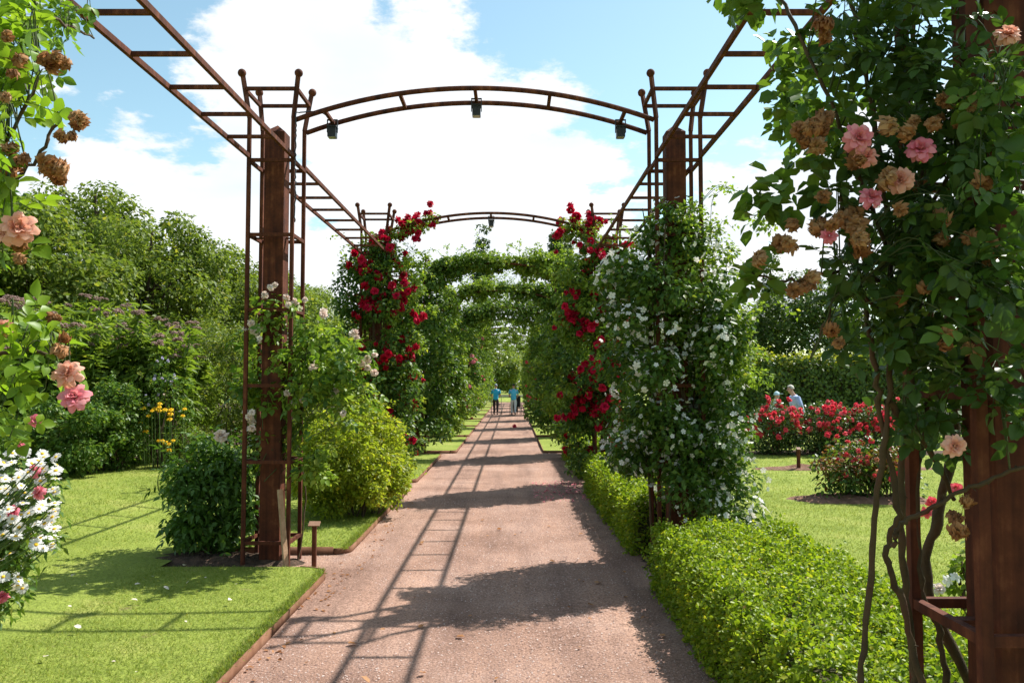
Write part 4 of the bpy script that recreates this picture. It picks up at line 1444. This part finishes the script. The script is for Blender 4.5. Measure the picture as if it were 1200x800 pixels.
t = root('yellow_green_shrub', (-1.98, 11.1, .07), 'rounded yellow green shrub between the first and second left towers', 'shrub')
cl = np.concatenate([ell_clumps((-2.2, 11.3, .80), (.8, .95, .70), 110, .17, zmin=.2), ell_clumps((-2.35, 10.6, .62), (.42, .45, .5), 26, .15, zmin=.2), ell_clumps((-1.9, 11.0, .5), (.48, .5, .42), 24, .15, zmin=.18)])
foliage(t, cl, 24000, .055, M['yellow_shrub'], T_DIAMOND, width=.9)
tb, p, n = sprays(cl, 120, .35)
link('shoots', tb.mesh('shoots', M['stem']), t, 'stuff')
leaves('shoot_leaves', p, n, .045, M['yellow_shrub'], T_DIAMOND, .5, .4, None, .3, .8, t)
canes(t, -2.0, 11.1, 1.1, 14, .01, .3, M['bark'], .03)

# ---- left border -----------------------------------------------------------------
def shrub(name, x, y, rx, ry, h, n, size, mat, label, cat='shrub', tm=T_DIAMOND, k=60, cr=.24, group=None, zg=.2, width=1.0, spray=30):
    t = root(name, (x, y, zg), label, cat, group)
    cl = ell_clumps((x, y, zg + h * .5), (rx - cr * .5, ry - cr * .5, h * .5 - cr * .4), k, cr, zmin=zg + .05)
    foliage(t, cl, n, size, mat, tm, width=width)
    canes(t, x, y, zg + h * .75, 10, .012, rx * .45, M['bark'], zg - .1)
    if spray:
        tb, p, q = sprays(cl[cl[:, 2] > zg + h * .5], spray, h * .2)
        link('shoots', tb.mesh('shoots', M['stem']), t, 'stuff')
        leaves('shoot_leaves', p, q, size * .9, mat, tm, .5, .4, None, .3, width, t)
    return t, cl


def tall_perennial(x, y, h, r, label):
    """stems with whorls of lance leaves and dusky flower heads"""
    t = root('tall_perennial', (x, y, .2), label, 'perennial', 'tall perennials in the left border')
    tb = Tubes(); pts, nn, td = [], [], []
    for _ in range(26):
        a, d = rng.uniform(0, 6.28), 1.25 * r * math.sqrt(rng.random())
        hh = h * rng.uniform(.74, 1.06)
        b = np.array([x + d * .6 * math.cos(a), y + d * .6 * math.sin(a), .15]); e = np.array([x + d * math.cos(a), y + d * math.sin(a), hh])
        tb.add([b, (b + e) / 2, e], .008, 4)
        for z in np.arange(.45, 1.0, .035):
            q = b + (e - b) * z
            for j in range(6):
                az = rng.uniform(0, 6.28)
                pts.append(q + rng.normal(0, .02, 3)); td.append((math.cos(az), math.sin(az), .35)); nn.append((0, 0, 1.))
        if rng.random() < .75:
            for _ in range(5):
                q = e + rng.normal(0, .05, 3); q[2] = e[2] + rng.uniform(0, .06)
                put('flower_head', FLUFF, t, Vector(q), UP + rng.normal(0, .2, 3), rng.uniform(.12, .2))
    link('stems', tb.mesh('stems', M['stem']), t)
    leaves('foliage', np.array(pts), np.array(nn), .26, M['perennial'], T_LANCE, .35, .25, np.array(td), .3, 1.1, t)
    foliage(t, ell_clumps((x, y, h * .5), (r * 1.1, r * 1.1, h * .42), 40, .22), 2600, .17, M['perennial'], T_LANCE, 'side_foliage', width=1.3)


bm = bmesh.new()
r_ = np.random.default_rng(3)
for _ in range(16):
    d = unit(r_.normal(0, 1, 3)); d[2] = abs(d[2]) * .6
    bmesh.ops.create_icosphere(bm, subdivisions=1, radius=r_.uniform(.06, .11), matrix=Matrix.Translation(d * .35))
FLUFF = [bm_mesh('flower_head', bm, M['p_mauve'])]
tp = ['at the far left of the border', 'second from the left in the border', 'in the middle of the border behind the green mound', 'beside the olive shrub', 'behind the front row, left', 'behind the front row, right']
for i, (x, y, h, r) in enumerate(((-9.4, 15.6, 3.15, .75), (-8.25, 16.0, 3.1, .7), (-7.1, 16.4, 3.0, .7), (-7.6, 18.9, 2.9, .7), (-10.4, 17.6, 3.5, .9), (-8.9, 18.6, 3.5, .9))):
    tall_perennial(x, y, h, r, 'tall leafy perennial with mauve heads, ' + tp[i])
shrub('mound_shrub', -7.6, 14.2, .95, .8, 1.35, 7500, .075, M['mound'], 'dark green rose mound at the lawn edge, left of the taller grey green one', k=70, cr=.2)
shrub('mound_shrub', -7.25, 15.1, .55, .6, 1.75, 6000, .07, M['mound'], 'taller grey green bush at the lawn edge beside the yellow flowers', k=56, cr=.18)
_, clr = shrub('pink_rose_bush', -8.6, 12.9, .9, .7, 1.45, 5500, .07, M['mound'], 'rose bush with a few deep pink blooms behind the daisies', 'rose bush', k=60, cr=.2)
blooms(_, 'pink_bloom', ROSE_SPARSE_PINK, clr, 14, .1)
t, cl2 = shrub('lilac_flower', -6.5, 15.6, .45, .4, 2.1, 1500, .07, M['mound'], 'slim plant with pale lilac flower spikes behind the grey green bush', 'perennial', k=24, cr=.14, spray=0)
blooms(t, 'lilac_bloom', [rose_mesh('lilac_bloom', M['p_lilac'], RINGS_SMALL[1:], .05, 2, 0, 31)], cl2[cl2[:, 2] > 1.3], 22, .06)
for i, (x, y, rx, h, lab) in enumerate(((-5.75, 18.2, 1.15, 3.0, 'tall olive green arching shrub behind the yellow flowers'), (-7.6, 20.4, 1.4, 3.3, 'tall olive shrub behind the perennials'),
                                       (-4.9, 18.0, .95, 2.55, 'olive green shrub seen between the bars of the nearest left tower'), (-4.3, 21.5, 1.2, 3.1, 'olive green shrub behind the pale rose, right of the nearest left tower'))):
    shrub('olive_shrub', x, y, rx, rx, h, 9000, .085, M['olive'], lab, k=80, cr=.3, group='olive shrubs of the left border', width=.7, spray=50)
t, cl2 = shrub('yellow_flower', -6.1, 15.6, .5, .42, .9, 1500, .07, M['perennial'], 'clump of yellow flowers at the end of the lawn', 'perennial', T_LANCE, 26, .16, width=1.3, spray=0)
for (x, y) in ((172, 481), (180, 484), (190, 484), (198, 483), (206, 483), (204, 488), (191, 480), (176, 490), (168, 498), (175, 508), (172, 509), (194, 519), (198, 521), (200, 523), (190, 519), (206, 519), (197, 530), (220, 490), (222, 482), (202, 494), (186, 482), (193, 476)):
    p = P(x + rng.normal(0, 1.5), y, 15.9)
    put('yellow_bloom', [DAISY_Y] if 'DAISY_Y' in globals() else ROSE_Y, t, p, Vector((.1, -.6, .8)), .13) if False else None
DY = rose_mesh('yellow_bloom', M['p_yellow'], [(7, 78, .48, .34, .04), (5, 50, .3, .3, .03)], .02, 2, 0, 41)
tb = Tubes()
for (x, y) in ((172, 481), (180, 484), (190, 484), (198, 483), (206, 483), (204, 488), (191, 480), (176, 490), (168, 498), (175, 508), (172, 509), (194, 519), (198, 521), (200, 523), (190, 519), (206, 519), (197, 530), (220, 490), (222, 482), (202, 494), (186, 482), (193, 476)):
    p = P(x + rng.normal(0, 1.5) - 4, y - 3, 15.1 + rng.uniform(-.1, .1))
    put('yellow_bloom', [DY], t, p, Vector((.1, -.6, .8)), rng.uniform(.08, .12))
    tb.add([Vector((p.x, p.y + .1, .2)), p], .006, 4)
link('stems', tb.mesh('stems', M['stem']), t)

# ---- trees ------------------------------------------------------------------------
def tree(name, x, y, zc, rad, n, size, mat, label, group=None, k=120, cr=.7, trunk=.16, tm=T_DIAMOND, zg=0, width=1.0, up=.6):
    t = root(name, (x, y, zg), label, 'tree', group)
    tb = Tubes()
    top = zc + rad[2] * .7
    sp = spline([(x, y, zg - .1), (x + rng.normal(0, .08), y, zg + (zc - zg) * .5), (x + rng.normal(0, .15), y, zc), (x, y, top)], 5)
    tb.add(sp, np.linspace(trunk, trunk * .25, len(sp)), 9, .06)
    link('trunk', tb.mesh('trunk', M['bark']), t)
    tb = Tubes()
    for _ in range(14):
        f = rng.uniform(.35, .85)
        a = sp[int(f * (len(sp) - 1))]
        d = unit(rng.normal(0, 1, 3) + [0, 0, .5]) * np.array(rad) * .5
        e = np.array([x, y, zc]) + d
        tb.add(spline([a, (a + e) / 2 + [0, 0, .2], e], 4), np.linspace(trunk * .35, trunk * .08, 9), 5)
    link('limbs', tb.mesh('limbs', M['bark']), t)
    cl = ell_clumps((x, y, zc), np.array(rad) * .93 - cr * .4, k, cr, .3, .7, zg + .3)
    foliage(t, cl, n, size, mat, tm, 'crown', up, .45, .7, width, .55)
    return t


for i, (x, y, top, r) in enumerate(((-13.2, 22.5, 6.9, 2.7), (-12.4, 28.3, 7.9, 2.9), (-12.2, 33.5, 7.7, 2.9), (-12.1, 38.8, 7.6, 2.9), (-12.0, 44.2, 7.6, 2.9), (-12, 50, 7.6, 2.9))):
    lab = ['dense lime tree nearest the camera on the left, behind the perennials', 'dense lime tree second in the row on the left', 'third lime tree of the left row, descending towards the pergola', 'fourth lime tree of the left row, beside the nearest tower',
           'fifth lime tree of the left row', 'farthest lime tree of the left row'][i]
    tree('lime_tree', x, y, top * .56, (r, r, top * .46), 30000 - 2600 * i, .155, M['lime'], lab, 'row of lime trees on the left', 150, .62)
tree('tall_tree', -18.3, 36, 7.6, (3.3, 3.2, 3.7), 14000, .2, M['lime'], 'tall open crowned tree rising behind the lime row on the left', None, 110, .55, .2)
tree('tall_tree', -22, 33, 6.5, (3.6, 3.4, 4.2), 16000, .22, M['mound'], 'large dark tree at the far left behind the roses', None, 90, .9, .25)
for i, (x, y, top, r) in enumerate(((-8.0, 32, 5.6, 2.0), (-5.9, 36, 5.3, 1.9), (-7.3, 46, 6.5, 2.6))):
    tree('pale_tree', x, y, top * .55, (r, r, top * .45), 8500, .16, M['pale_tree'], ['pale green small tree between the nearest left tower and the red rose', 'pale green small tree just left of the red rose tower', 'pale green tree farther behind the red rose'][i], 'pale trees left of the pergola', 80, .5, .1)
for i, (px, y, top) in enumerate(((566, 96, 21.6), (654, 100, 21.8), (663, 103, 21.0))):
    tree('poplar_tree', P(px, 300, y).x, y, top * .54, (1.15, 1.15, top * .46), 7000, .36, M['poplar'], ['slender dark poplar rising above the leafy arches left of centre', 'slender poplar tip above the arches right of centre', 'slightly shorter poplar beside another right of centre'][i], 'poplars beyond the pergola', 90, .75, .2)
for i, (x, y, top, r, m) in enumerate(((12.6, 42, 6.6, 2.6, 'dark_tree'), (15.4, 40, 7.8, 3.0, 'dark_tree'), (19.5, 41, 8.5, 3.2, 'dark_tree'), (13.2, 48, 5.2, 3.0, 'lime'), (24, 42, 9, 3.5, 'dark_tree'), (10.2, 52, 6.6, 2.6, 'pale_tree'), (6.5, 50, 6, 2.4, 'lime'))):
    tree('garden_tree', x, y, top * .54, (r, r, top * .46), 9000, .2, M[m], ['dark tree beyond the hedge, right of the white blossoms', 'dark tree beyond the hedge, above the red rose bed', 'dark tree behind the near right rose', 'lighter low tree beyond the hedge', 'big dark tree at the far right behind the rose',
         'pale tree just right of the white blossom tower', 'tree hidden behind the white blossom tower'][i], 'trees beyond the right hedge', 80, .62)
tree('columnar_tree', P(903, 300, 50).x, 50, 5.4, (.7, .7, 4.6), 4500, .2, M['dark_tree'], 'narrow columnar tree above the hedge right of the white blossoms', None, 60, .42, .12)
for i, (px, y, zc, r, m) in enumerate(((585, 112, 3.6, 3.4, 'pale_tree'), (640, 118, 3.4, 3.6, 'mound'), (612, 140, 4.6, 5, 'pale_tree'), (545, 118, 4, 4, 'pale_tree'), (690, 116, 4, 4, 'lime'))):
    tree('far_tree', P(px, 450, y).x, y, zc, (r, r, zc * .95), 5000, .42, M[m], ['bright tree seen through the far end of the pergola, left', 'dark tree seen through the far end of the pergola, right', 'farthest pale tree at the very end of the path view',
         'far tree beyond the left end of the pergola', 'far tree beyond the right end of the pergola'][i], 'trees past the end of the pergola', 60, .9, .2)
# far wood that closes the horizon
pts_ = []
for _ in range(420):
    a = rng.uniform(-1.25, 1.25)
    d = rng.uniform(125, 175)
    s = rng.uniform(1.6, 3.2)
    pts_.append((d * math.sin(a), d * math.cos(a), rng.uniform(.5, 5.0), s, s, s * .8))
o = foliage(None, np.array(pts_), 42000, .8, M['dark_tree'])
o.name = 'distant_wood'
tag(o, 'distant green wood along the horizon', 'wood', None, 'stuff')

# ---- right garden --------------------------------------------------------------------
t = root('tall_hedge', (14, 30, 0), 'tall dark clipped hedge with sunlit yellow green top behind the two visitors', 'hedge')
bm = bmesh.new(); bx(bm, (15, 30.4, 1.25), (17.6, 1.5, 2.4)); link('light_block_core', bm_mesh('light_block_core', bm, M['twigs']), t)  # same kind of dark inner box, added so light cannot pass through
n = 34000
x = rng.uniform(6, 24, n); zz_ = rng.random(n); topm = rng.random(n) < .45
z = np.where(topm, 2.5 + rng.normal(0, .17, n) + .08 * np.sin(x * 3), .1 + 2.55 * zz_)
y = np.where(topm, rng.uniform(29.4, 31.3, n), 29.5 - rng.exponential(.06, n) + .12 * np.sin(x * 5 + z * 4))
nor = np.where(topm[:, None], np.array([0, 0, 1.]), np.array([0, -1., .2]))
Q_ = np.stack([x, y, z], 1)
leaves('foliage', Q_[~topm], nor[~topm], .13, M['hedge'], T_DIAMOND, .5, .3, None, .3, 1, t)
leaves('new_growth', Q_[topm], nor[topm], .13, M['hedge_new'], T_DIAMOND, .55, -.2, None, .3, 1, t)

def rose_bed(name, x, y, rx, ry, h, n, nb, mesh, size, label, leafm, group=None, zg=.03, k=70, cr=.2):
    t = root(name, (x, y, zg), label, 'rose bush', group)
    cl = np.concatenate([ell_clumps((x, y, zg + h * .55), (rx - .1, ry - .1, h * .45), k, cr, zmin=zg + .1), ell_clumps((x, y, zg + h * .25), (rx - .1, ry - .1, h * .22), k // 3, cr, zmin=zg + .05)])
    foliage(t, cl, n, .07, leafm)
    canes(t, x, y, h * .8, 16, .008, rx * .6, M['cane'])
    blooms(t, 'bloom', mesh, cl, nb, size, lambda p: p[2] > zg + h * .42, .8, 3, .07)
    return t


rb = ['red rose bush at the left end of the bed, below the seated visitor', 'red rose bush in the middle of the bed before the standing visitor', 'red rose bush at the right end of the bed behind the near rose']
for i, (x, w) in enumerate(((6.55, .75), (7.75, .8), (9.0, .8))):
    rose_bed('red_rose_bush', x, 20.6, w, .6, 1.2, 5200, 110, ROSE_BED, .13, rb[i], M['redbed'], 'red roses in the round bed')
t = rose_bed('mixed_rose_bush', 5.45, 12.8, .85, .45, .9, 2400, 50, ROSE_PEACH[:1] + ROSE_BED, .085, 'small rose bush with coppery leaves on bare soil', M['redrose'])
foliage(t, ell_clumps((5.45, 12.8, .5), (.7, .4, .38), 30, .15, zmin=.1), 1300, .07, M['coppery'], name='coppery_foliage')
t = rose_bed('pale_rose_bush', 8.0, 12.2, 1.1, .6, 1.3, 4200, 30, ROSE_YELLOWISH, .1, 'pale rose bush seen behind the thick right canes', M['redbed'])
t = rose_bed('low_rose_bush', 3.2, 5.6, .3, .3, .8, 900, 0, ROSE_BED, .1, 'low light green rose with white and red blooms behind the near right post', M['climber_light'], None, .02, 18, .13)
for (x, y, me) in ((1092, 588, ROSE_BED), (1120, 572, ROSE_BED), (1110, 680, ROSE_WHITE), (1100, 690, ROSE_BLUSH), (1120, 676, ROSE_WHITE), (1097, 690, ROSE_WHITE), (1085, 600, ROSE_BED)):
    put('bloom', me, t, P(x, y, 5.5), rv() * .4 + Vector((0, -.8, .4)), .085)

# end of the path: low stone wall with slab
t = root('stone_bench', (0.1, YEND + 5, 0), 'long low grey stone bench across the end of the path', 'bench')
bm = bmesh.new(); bx(bm, (.1, YEND + 5, .52), (5.2, .55, .12)); link('seat', bm_mesh('seat', bm, M['stone']), t)
for x in (-1.9, 0.1, 2.1):
    bm = bmesh.new(); bx(bm, (x, YEND + 5, .2), (.4, .42, .52)); link('leg', bm_mesh('leg', bm, M['stone']), t)

# ================================================================== PEOPLE
def skin_mesh(name, joints, edges, rootj, mat, parent, sub=2, caps=None):
    bm = bmesh.new()
    lay = bm.verts.layers.skin.verify()
    vs = {}
    for k, (p, r) in joints.items():
        v = bm.verts.new(p); vs[k] = v
        v[lay].radius = (r, r) if np.isscalar(r) else r
        if k == rootj:
            v[lay].use_root = True
    for a, b in edges:
        bm.edges.new((vs[a], vs[b]))
    me = bpy.data.meshes.new(name); bm.to_mesh(me); bm.free()
    me.materials.append(mat)
    o = bpy.data.objects.new(name, me); C.objects.link(o)
    o.parent = parent
    m = o.modifiers.new('skin', 'SKIN'); m.use_smooth_shade = True
    o.modifiers.new('sub', 'SUBSURF').levels = sub
    o.modifiers['sub'].render_levels = sub
    return o


def hand(bm_j, bm_e, side, wrist, d):
    """palm, four fingers and a thumb grown from the wrist joint"""
    w = Vector(wrist); d = Vector(d).normalized()
    s = d.cross(Vector((0, 0, 1)))
    s = s.normalized() if s.length > .1 else Vector((0, 1, 0))
    pk = 'palm' + side
    bm_j[pk] = (w + d * .05, .026); bm_e.append(('wr' + side, pk))
    for i, (o, l_) in enumerate(((-.03, .055), (-.01, .07), (.01, .066), (.03, .05))):
        k1, k2 = 'f%d%s' % (i, side), 'g%d%s' % (i, side)
        b = w + d * .09 + s * o
        bm_j[k1] = (b, .0095); bm_j[k2] = (b + d * l_ * .8 + Vector((0, 0, -.02)), .0075)
        bm_e += [(pk, k1), (k1, k2)]
    k1, k2 = 'th' + side, 'ti' + side
    bm_j[k1] = (w + d * .045 - s * .045, .011); bm_j[k2] = (w + d * .085 - s * .06, .009)
    bm_e += [(pk, k1), (k1, k2)]


def person(loc, rz, hgt, label, shirt, legs, hair, hairtype, pose='walk', bare_arm=True):
    t = bpy.data.objects.new('person', None); C.objects.link(t)
    t.location = loc; t.rotation_euler = (0, 0, rz)
    s = hgt / 1.75
    t.scale = (s, s, s)
    tag(t, label, 'person', 'visitors in the garden')
    lean = .10 if pose in ('walk', 'stoop') else .04
    if pose == 'stoop': lean = .22
    sit = pose == 'sit'
    hz = .52 if sit else .93
    J = {}
    J['pel'] = ((0, 0, hz), (.145, .11))
    J['wst'] = ((0, lean * .25, hz + .2), (.13, .1)); J['chest'] = ((0, lean * .7, hz + .40), (.155, .115))
    J['neck0'] = ((0, lean, hz + .54), .075); J['neck'] = ((0, lean + .02, hz + .59), .052)
    hd = Vector((0, lean + (.1 if pose == 'stoop' else .05), hz + .70))
    J['h1'] = (hd + Vector((0, 0, -.03)), (.07, .085)); J['h2'] = (hd + Vector((0, 0, .03)), (.076, .095)); J['h3'] = (hd + Vector((0, -.01, .085)), (.06, .075))
    E = [('pel', 'wst'), ('wst', 'chest'), ('chest', 'neck0'), ('neck0', 'neck'), ('neck', 'h1'), ('h1', 'h2'), ('h2', 'h3')]
    for sd, sx, ph in (('l', -1, 1), ('r', 1, -1)):
        if pose == 'walk' or pose == 'sit':
            el, wr = (sx * .25, lean + .06, hz + .2), (sx * .22, lean + .3, hz + .12)
        else:
            el, wr = (sx * .26, lean * .6, hz + .2), (sx * .2, lean + .2, hz + .08)
        J['sh' + sd] = ((sx * .185, lean * .9, hz + .47), .062); J['el' + sd] = (el, .043); J['wr' + sd] = (wr, .03)
        E += [('chest', 'sh' + sd), ('sh' + sd, 'el' + sd), ('el' + sd, 'wr' + sd)]
        hand(J, E, sd, wr, Vector(wr) - Vector(el))
        if sit:
            kn, an, toe = (sx * .1, .42, .52), (sx * .1, .44, .1), (sx * .1, .58, .05)
        else:
            st_ = .16 * ph if pose == 'walk' else .05 * ph
            kn = (sx * .095, st_ * .6 + .04, .5); an = (sx * .09, st_ - .03 * ph, .1 + (.03 if ph < 0 and pose == 'walk' else 0)); toe = (an[0], an[1] + .15, .045)
        J['hip' + sd] = ((sx * .095, 0, hz - .05), .095); J['kn' + sd] = (kn, .058); J['an' + sd] = (an, .038); J['toe' + sd] = (toe, .034)
        E += [('pel', 'hip' + sd), ('hip' + sd, 'kn' + sd), ('kn' + sd, 'an' + sd), ('an' + sd, 'toe' + sd)]
    skin_mesh('body', J, E, 'pel', M['skin'], t)

    def sub(keys, grow, name, mat, rt):
        j = {k: (J[k][0], (J[k][1] + grow) if np.isscalar(J[k][1]) else (J[k][1][0] + grow, J[k][1][1] + grow)) for k in keys}
        skin_mesh(name, j, [e for e in E if e[0] in keys and e[1] in keys], rt, mat, t)
    J['hem'] = ((0, 0, hz - .1), (.15, .12)); J['band'] = ((0, lean * .1, hz + .1), (.13, .1))
    E += [('pel', 'hem'), ('pel', 'band')]
    # shirt with short sleeves: sleeves stop above the elbow
    keep = {k: J[k] for k in ('elr', 'ell')}
    for sd in 'lr':
        a, b = Vector(J['sh' + sd][0]), Vector(J['el' + sd][0])
        if bare_arm:
            J['el' + sd] = (a.lerp(b, .8), .052)
    sub((['pel'] if sit else ['hem', 'pel']) + ['wst', 'chest', 'neck0', 'shl', 'shr', 'ell', 'elr'], .024, 'shirt', shirt, 'chest')
    for k in keep: J[k] = keep[k]
    sub(['band', 'pel', 'hipl', 'hipr', 'knl', 'knr', 'anl', 'anr'], .016, 'trousers', legs, 'pel')
    for sd in 'lr':
        skin_mesh('shoe', {'a': (Vector(J['an' + sd][0]) + Vector((0, -.03, -.05)), .045), 'b': (Vector(J['toe' + sd][0]) + Vector((0, .03, 0)), .04)}, [('a', 'b')], 'a', M['rubber'], t)
    # hair or cap over the crown and back of the head
    bm = bmesh.new()
    bmesh.ops.create_uvsphere(bm, u_segments=16, v_segments=12, radius=1)
    dl = [v for v in bm.verts if v.co.z < -.25 or (v.co.y > .45 and v.co.z < .35)]
    bmesh.ops.delete(bm, geom=dl, context='VERTS')
    for v in bm.verts:
        v.co = Vector((v.co.x * .094, v.co.y * .112, v.co.z * .12)) + hd + Vector((0, -.008, .035))
        v.co += Vector(rng.normal(0, .003, 3))
    if hairtype == 'cap':
        bx(bm, hd + Vector((0, .13, .075)), (.15, .1, .012))
    link('cap' if hairtype != 'hair' else 'hair', bm_mesh('hair', bm, hair, True), None).parent = t
    # face: nose, eyes, ears as one small relief
    bm = bmesh.new()
    f = hd + Vector((0, .085, 0))
    bmesh.ops.create_cone(bm, segments=6, radius1=.018, radius2=.006, depth=.045, cap_ends=True, matrix=Matrix.Translation(f + Vector((0, .012, .0))) @ Matrix.Rotation(R(20), 4, 'X'))
    for sx in (-1, 1):
        bmesh.ops.create_uvsphere(bm, u_segments=6, v_segments=5, radius=.018, matrix=Matrix.Translation(hd + Vector((sx * .078, -.01, .0))) @ Matrix.Diagonal((.5, 1, 1.6, 1)))
    link('nose_and_ears', bm_mesh('nose_and_ears', bm, M['skin'], True), None).parent = t
    bm = bmesh.new()
    for sx in (-1, 1):
        bmesh.ops.create_uvsphere(bm, u_segments=6, v_segments=5, radius=.011, matrix=Matrix.Translation(f + Vector((sx * .032, -.004, .025))))
    bx(bm, f + Vector((0, .0, -.04)), (.045, .012, .008))
    link('eyes_and_mouth', bm_mesh('eyes_and_mouth', bm, M['hair_dark'], True), None).parent = t
    return t


PA, PB = P(581, 486, 45), P(603, 487, 44.6)
person((PA.x, 45, .01), 0, 1.66, 'person in cyan shirt, dark trousers and grey cap, walking on the left with a walker', M['shirt_cyan'], M['cloth_navy'], M['cap'], 'cap')
person((PB.x - .05, 44.6, .01), 0, 1.66, 'person in cyan shirt and white trousers pushing a wheelchair along the path', M['shirt_sky'], M['cloth_white'], M['hair_dark'], 'hair')
person((PB.x + .06, 45.75, .02), 0, 1.5, 'seated person in dark clothes riding in the wheelchair', M['cloth_dark'], M['cloth_dark'], M['hair_grey'], 'hair', 'sit', False)
person((P(941, 460, 23).x, 23.2, .02), R(100), 1.68, 'grey haired person in pale blue shirt stooping over the red roses', M['shirt_pale'], M['cloth_white'], M['hair_grey'], 'hair', 'stoop', False)
person((P(908, 470, 23).x, 23.0, .02), R(-70), 1.5, 'person in pale hat and white top, half hidden behind the red roses', M['cloth_white'], M['cloth_white'], M['sunhat'], 'cap', 'stand', False)


def wheel(cx, cy, cz, r, axis_x=True, tube=.018):
    tb = Tubes()
    a = np.linspace(0, 2 * math.pi, 25)
    tb.add(np.stack([0 * a + cx, cy + r * np.cos(a), cz + r * np.sin(a)], 1), tube, 6)
    for k in range(6):
        an = k * math.pi / 6
        tb.add([(cx, cy - r * math.cos(an), cz - r * math.sin(an)), (cx, cy, cz), (cx, cy + r * math.cos(an), cz + r * math.sin(an))], .004, 4)
    return tb.mesh('wheel', M['rubber'])


wx, wy = PB.x + .06, 45.7
t = root('wheelchair', (wx, wy, 0), 'dark wheelchair pushed along the path by the person in white trousers', 'wheelchair')
for s in (-1, 1):
    link('wheel', wheel(wx + s * .31, wy, .32, .3), t); link('caster', wheel(wx + s * .25, wy + .45, .1, .085), t)
bm = bmesh.new(); bx(bm, (wx, wy + .12, .47), (.46, .46, .05)); link('seat', bm_mesh('seat', bm, M['cloth_dark']), t)
bm = bmesh.new(); bx(bm, (wx, wy - .15, .72), (.54, .04, .62)); link('backrest', bm_mesh('backrest', bm, M['cloth_dark']), t)
tb = Tubes()
for s in (-1, 1):
    tb.add([(wx + s * .25, wy - .17, .2), (wx + s * .25, wy - .17, 1.0), (wx + s * .25, wy - .4, 1.02)], .013, 6)
    tb.add([(wx + s * .25, wy - .17, .68), (wx + s * .25, wy + .3, .68), (wx + s * .25, wy + .42, .2), (wx + s * .2, wy + .7, .12)], .012, 6)
    tb.add([(wx + s * .31, wy, .32), (wx + s * .2, wy, .32), (wx + s * .2, wy, .46)], .012, 6)
link('frame', tb.mesh('frame', M['chrome']), t)
wx, wy = PA.x + .03, 45.35
t = root('rollator', (wx, wy, 0), 'wheeled walker held by the person in dark trousers and cap', 'walker')
for s in (-1, 1):
    for dy_ in (0, .5):
        link('wheel', wheel(wx + s * .29, wy + dy_, .11, .095), t)
tb = Tubes()
for s in (-1, 1):
    tb.add([(wx + s * .29, wy, .11), (wx + s * .27, wy + .08, .6), (wx + s * .26, wy + .02, .93), (wx + s * .26, wy - .12, .95)], .014, 6)
    tb.add([(wx + s * .29, wy + .5, .11), (wx + s * .27, wy + .12, .62)], .014, 6)
tb.add([(wx - .27, wy + .1, .6), (wx + .27, wy + .1, .6)], .012, 6)
link('frame', tb.mesh('frame', M['chrome']), t)
bm = bmesh.new(); bx(bm, (wx, wy + .22, .56), (.44, .3, .04)); link('seat', bm_mesh('seat', bm, M['cloth_dark']), t)
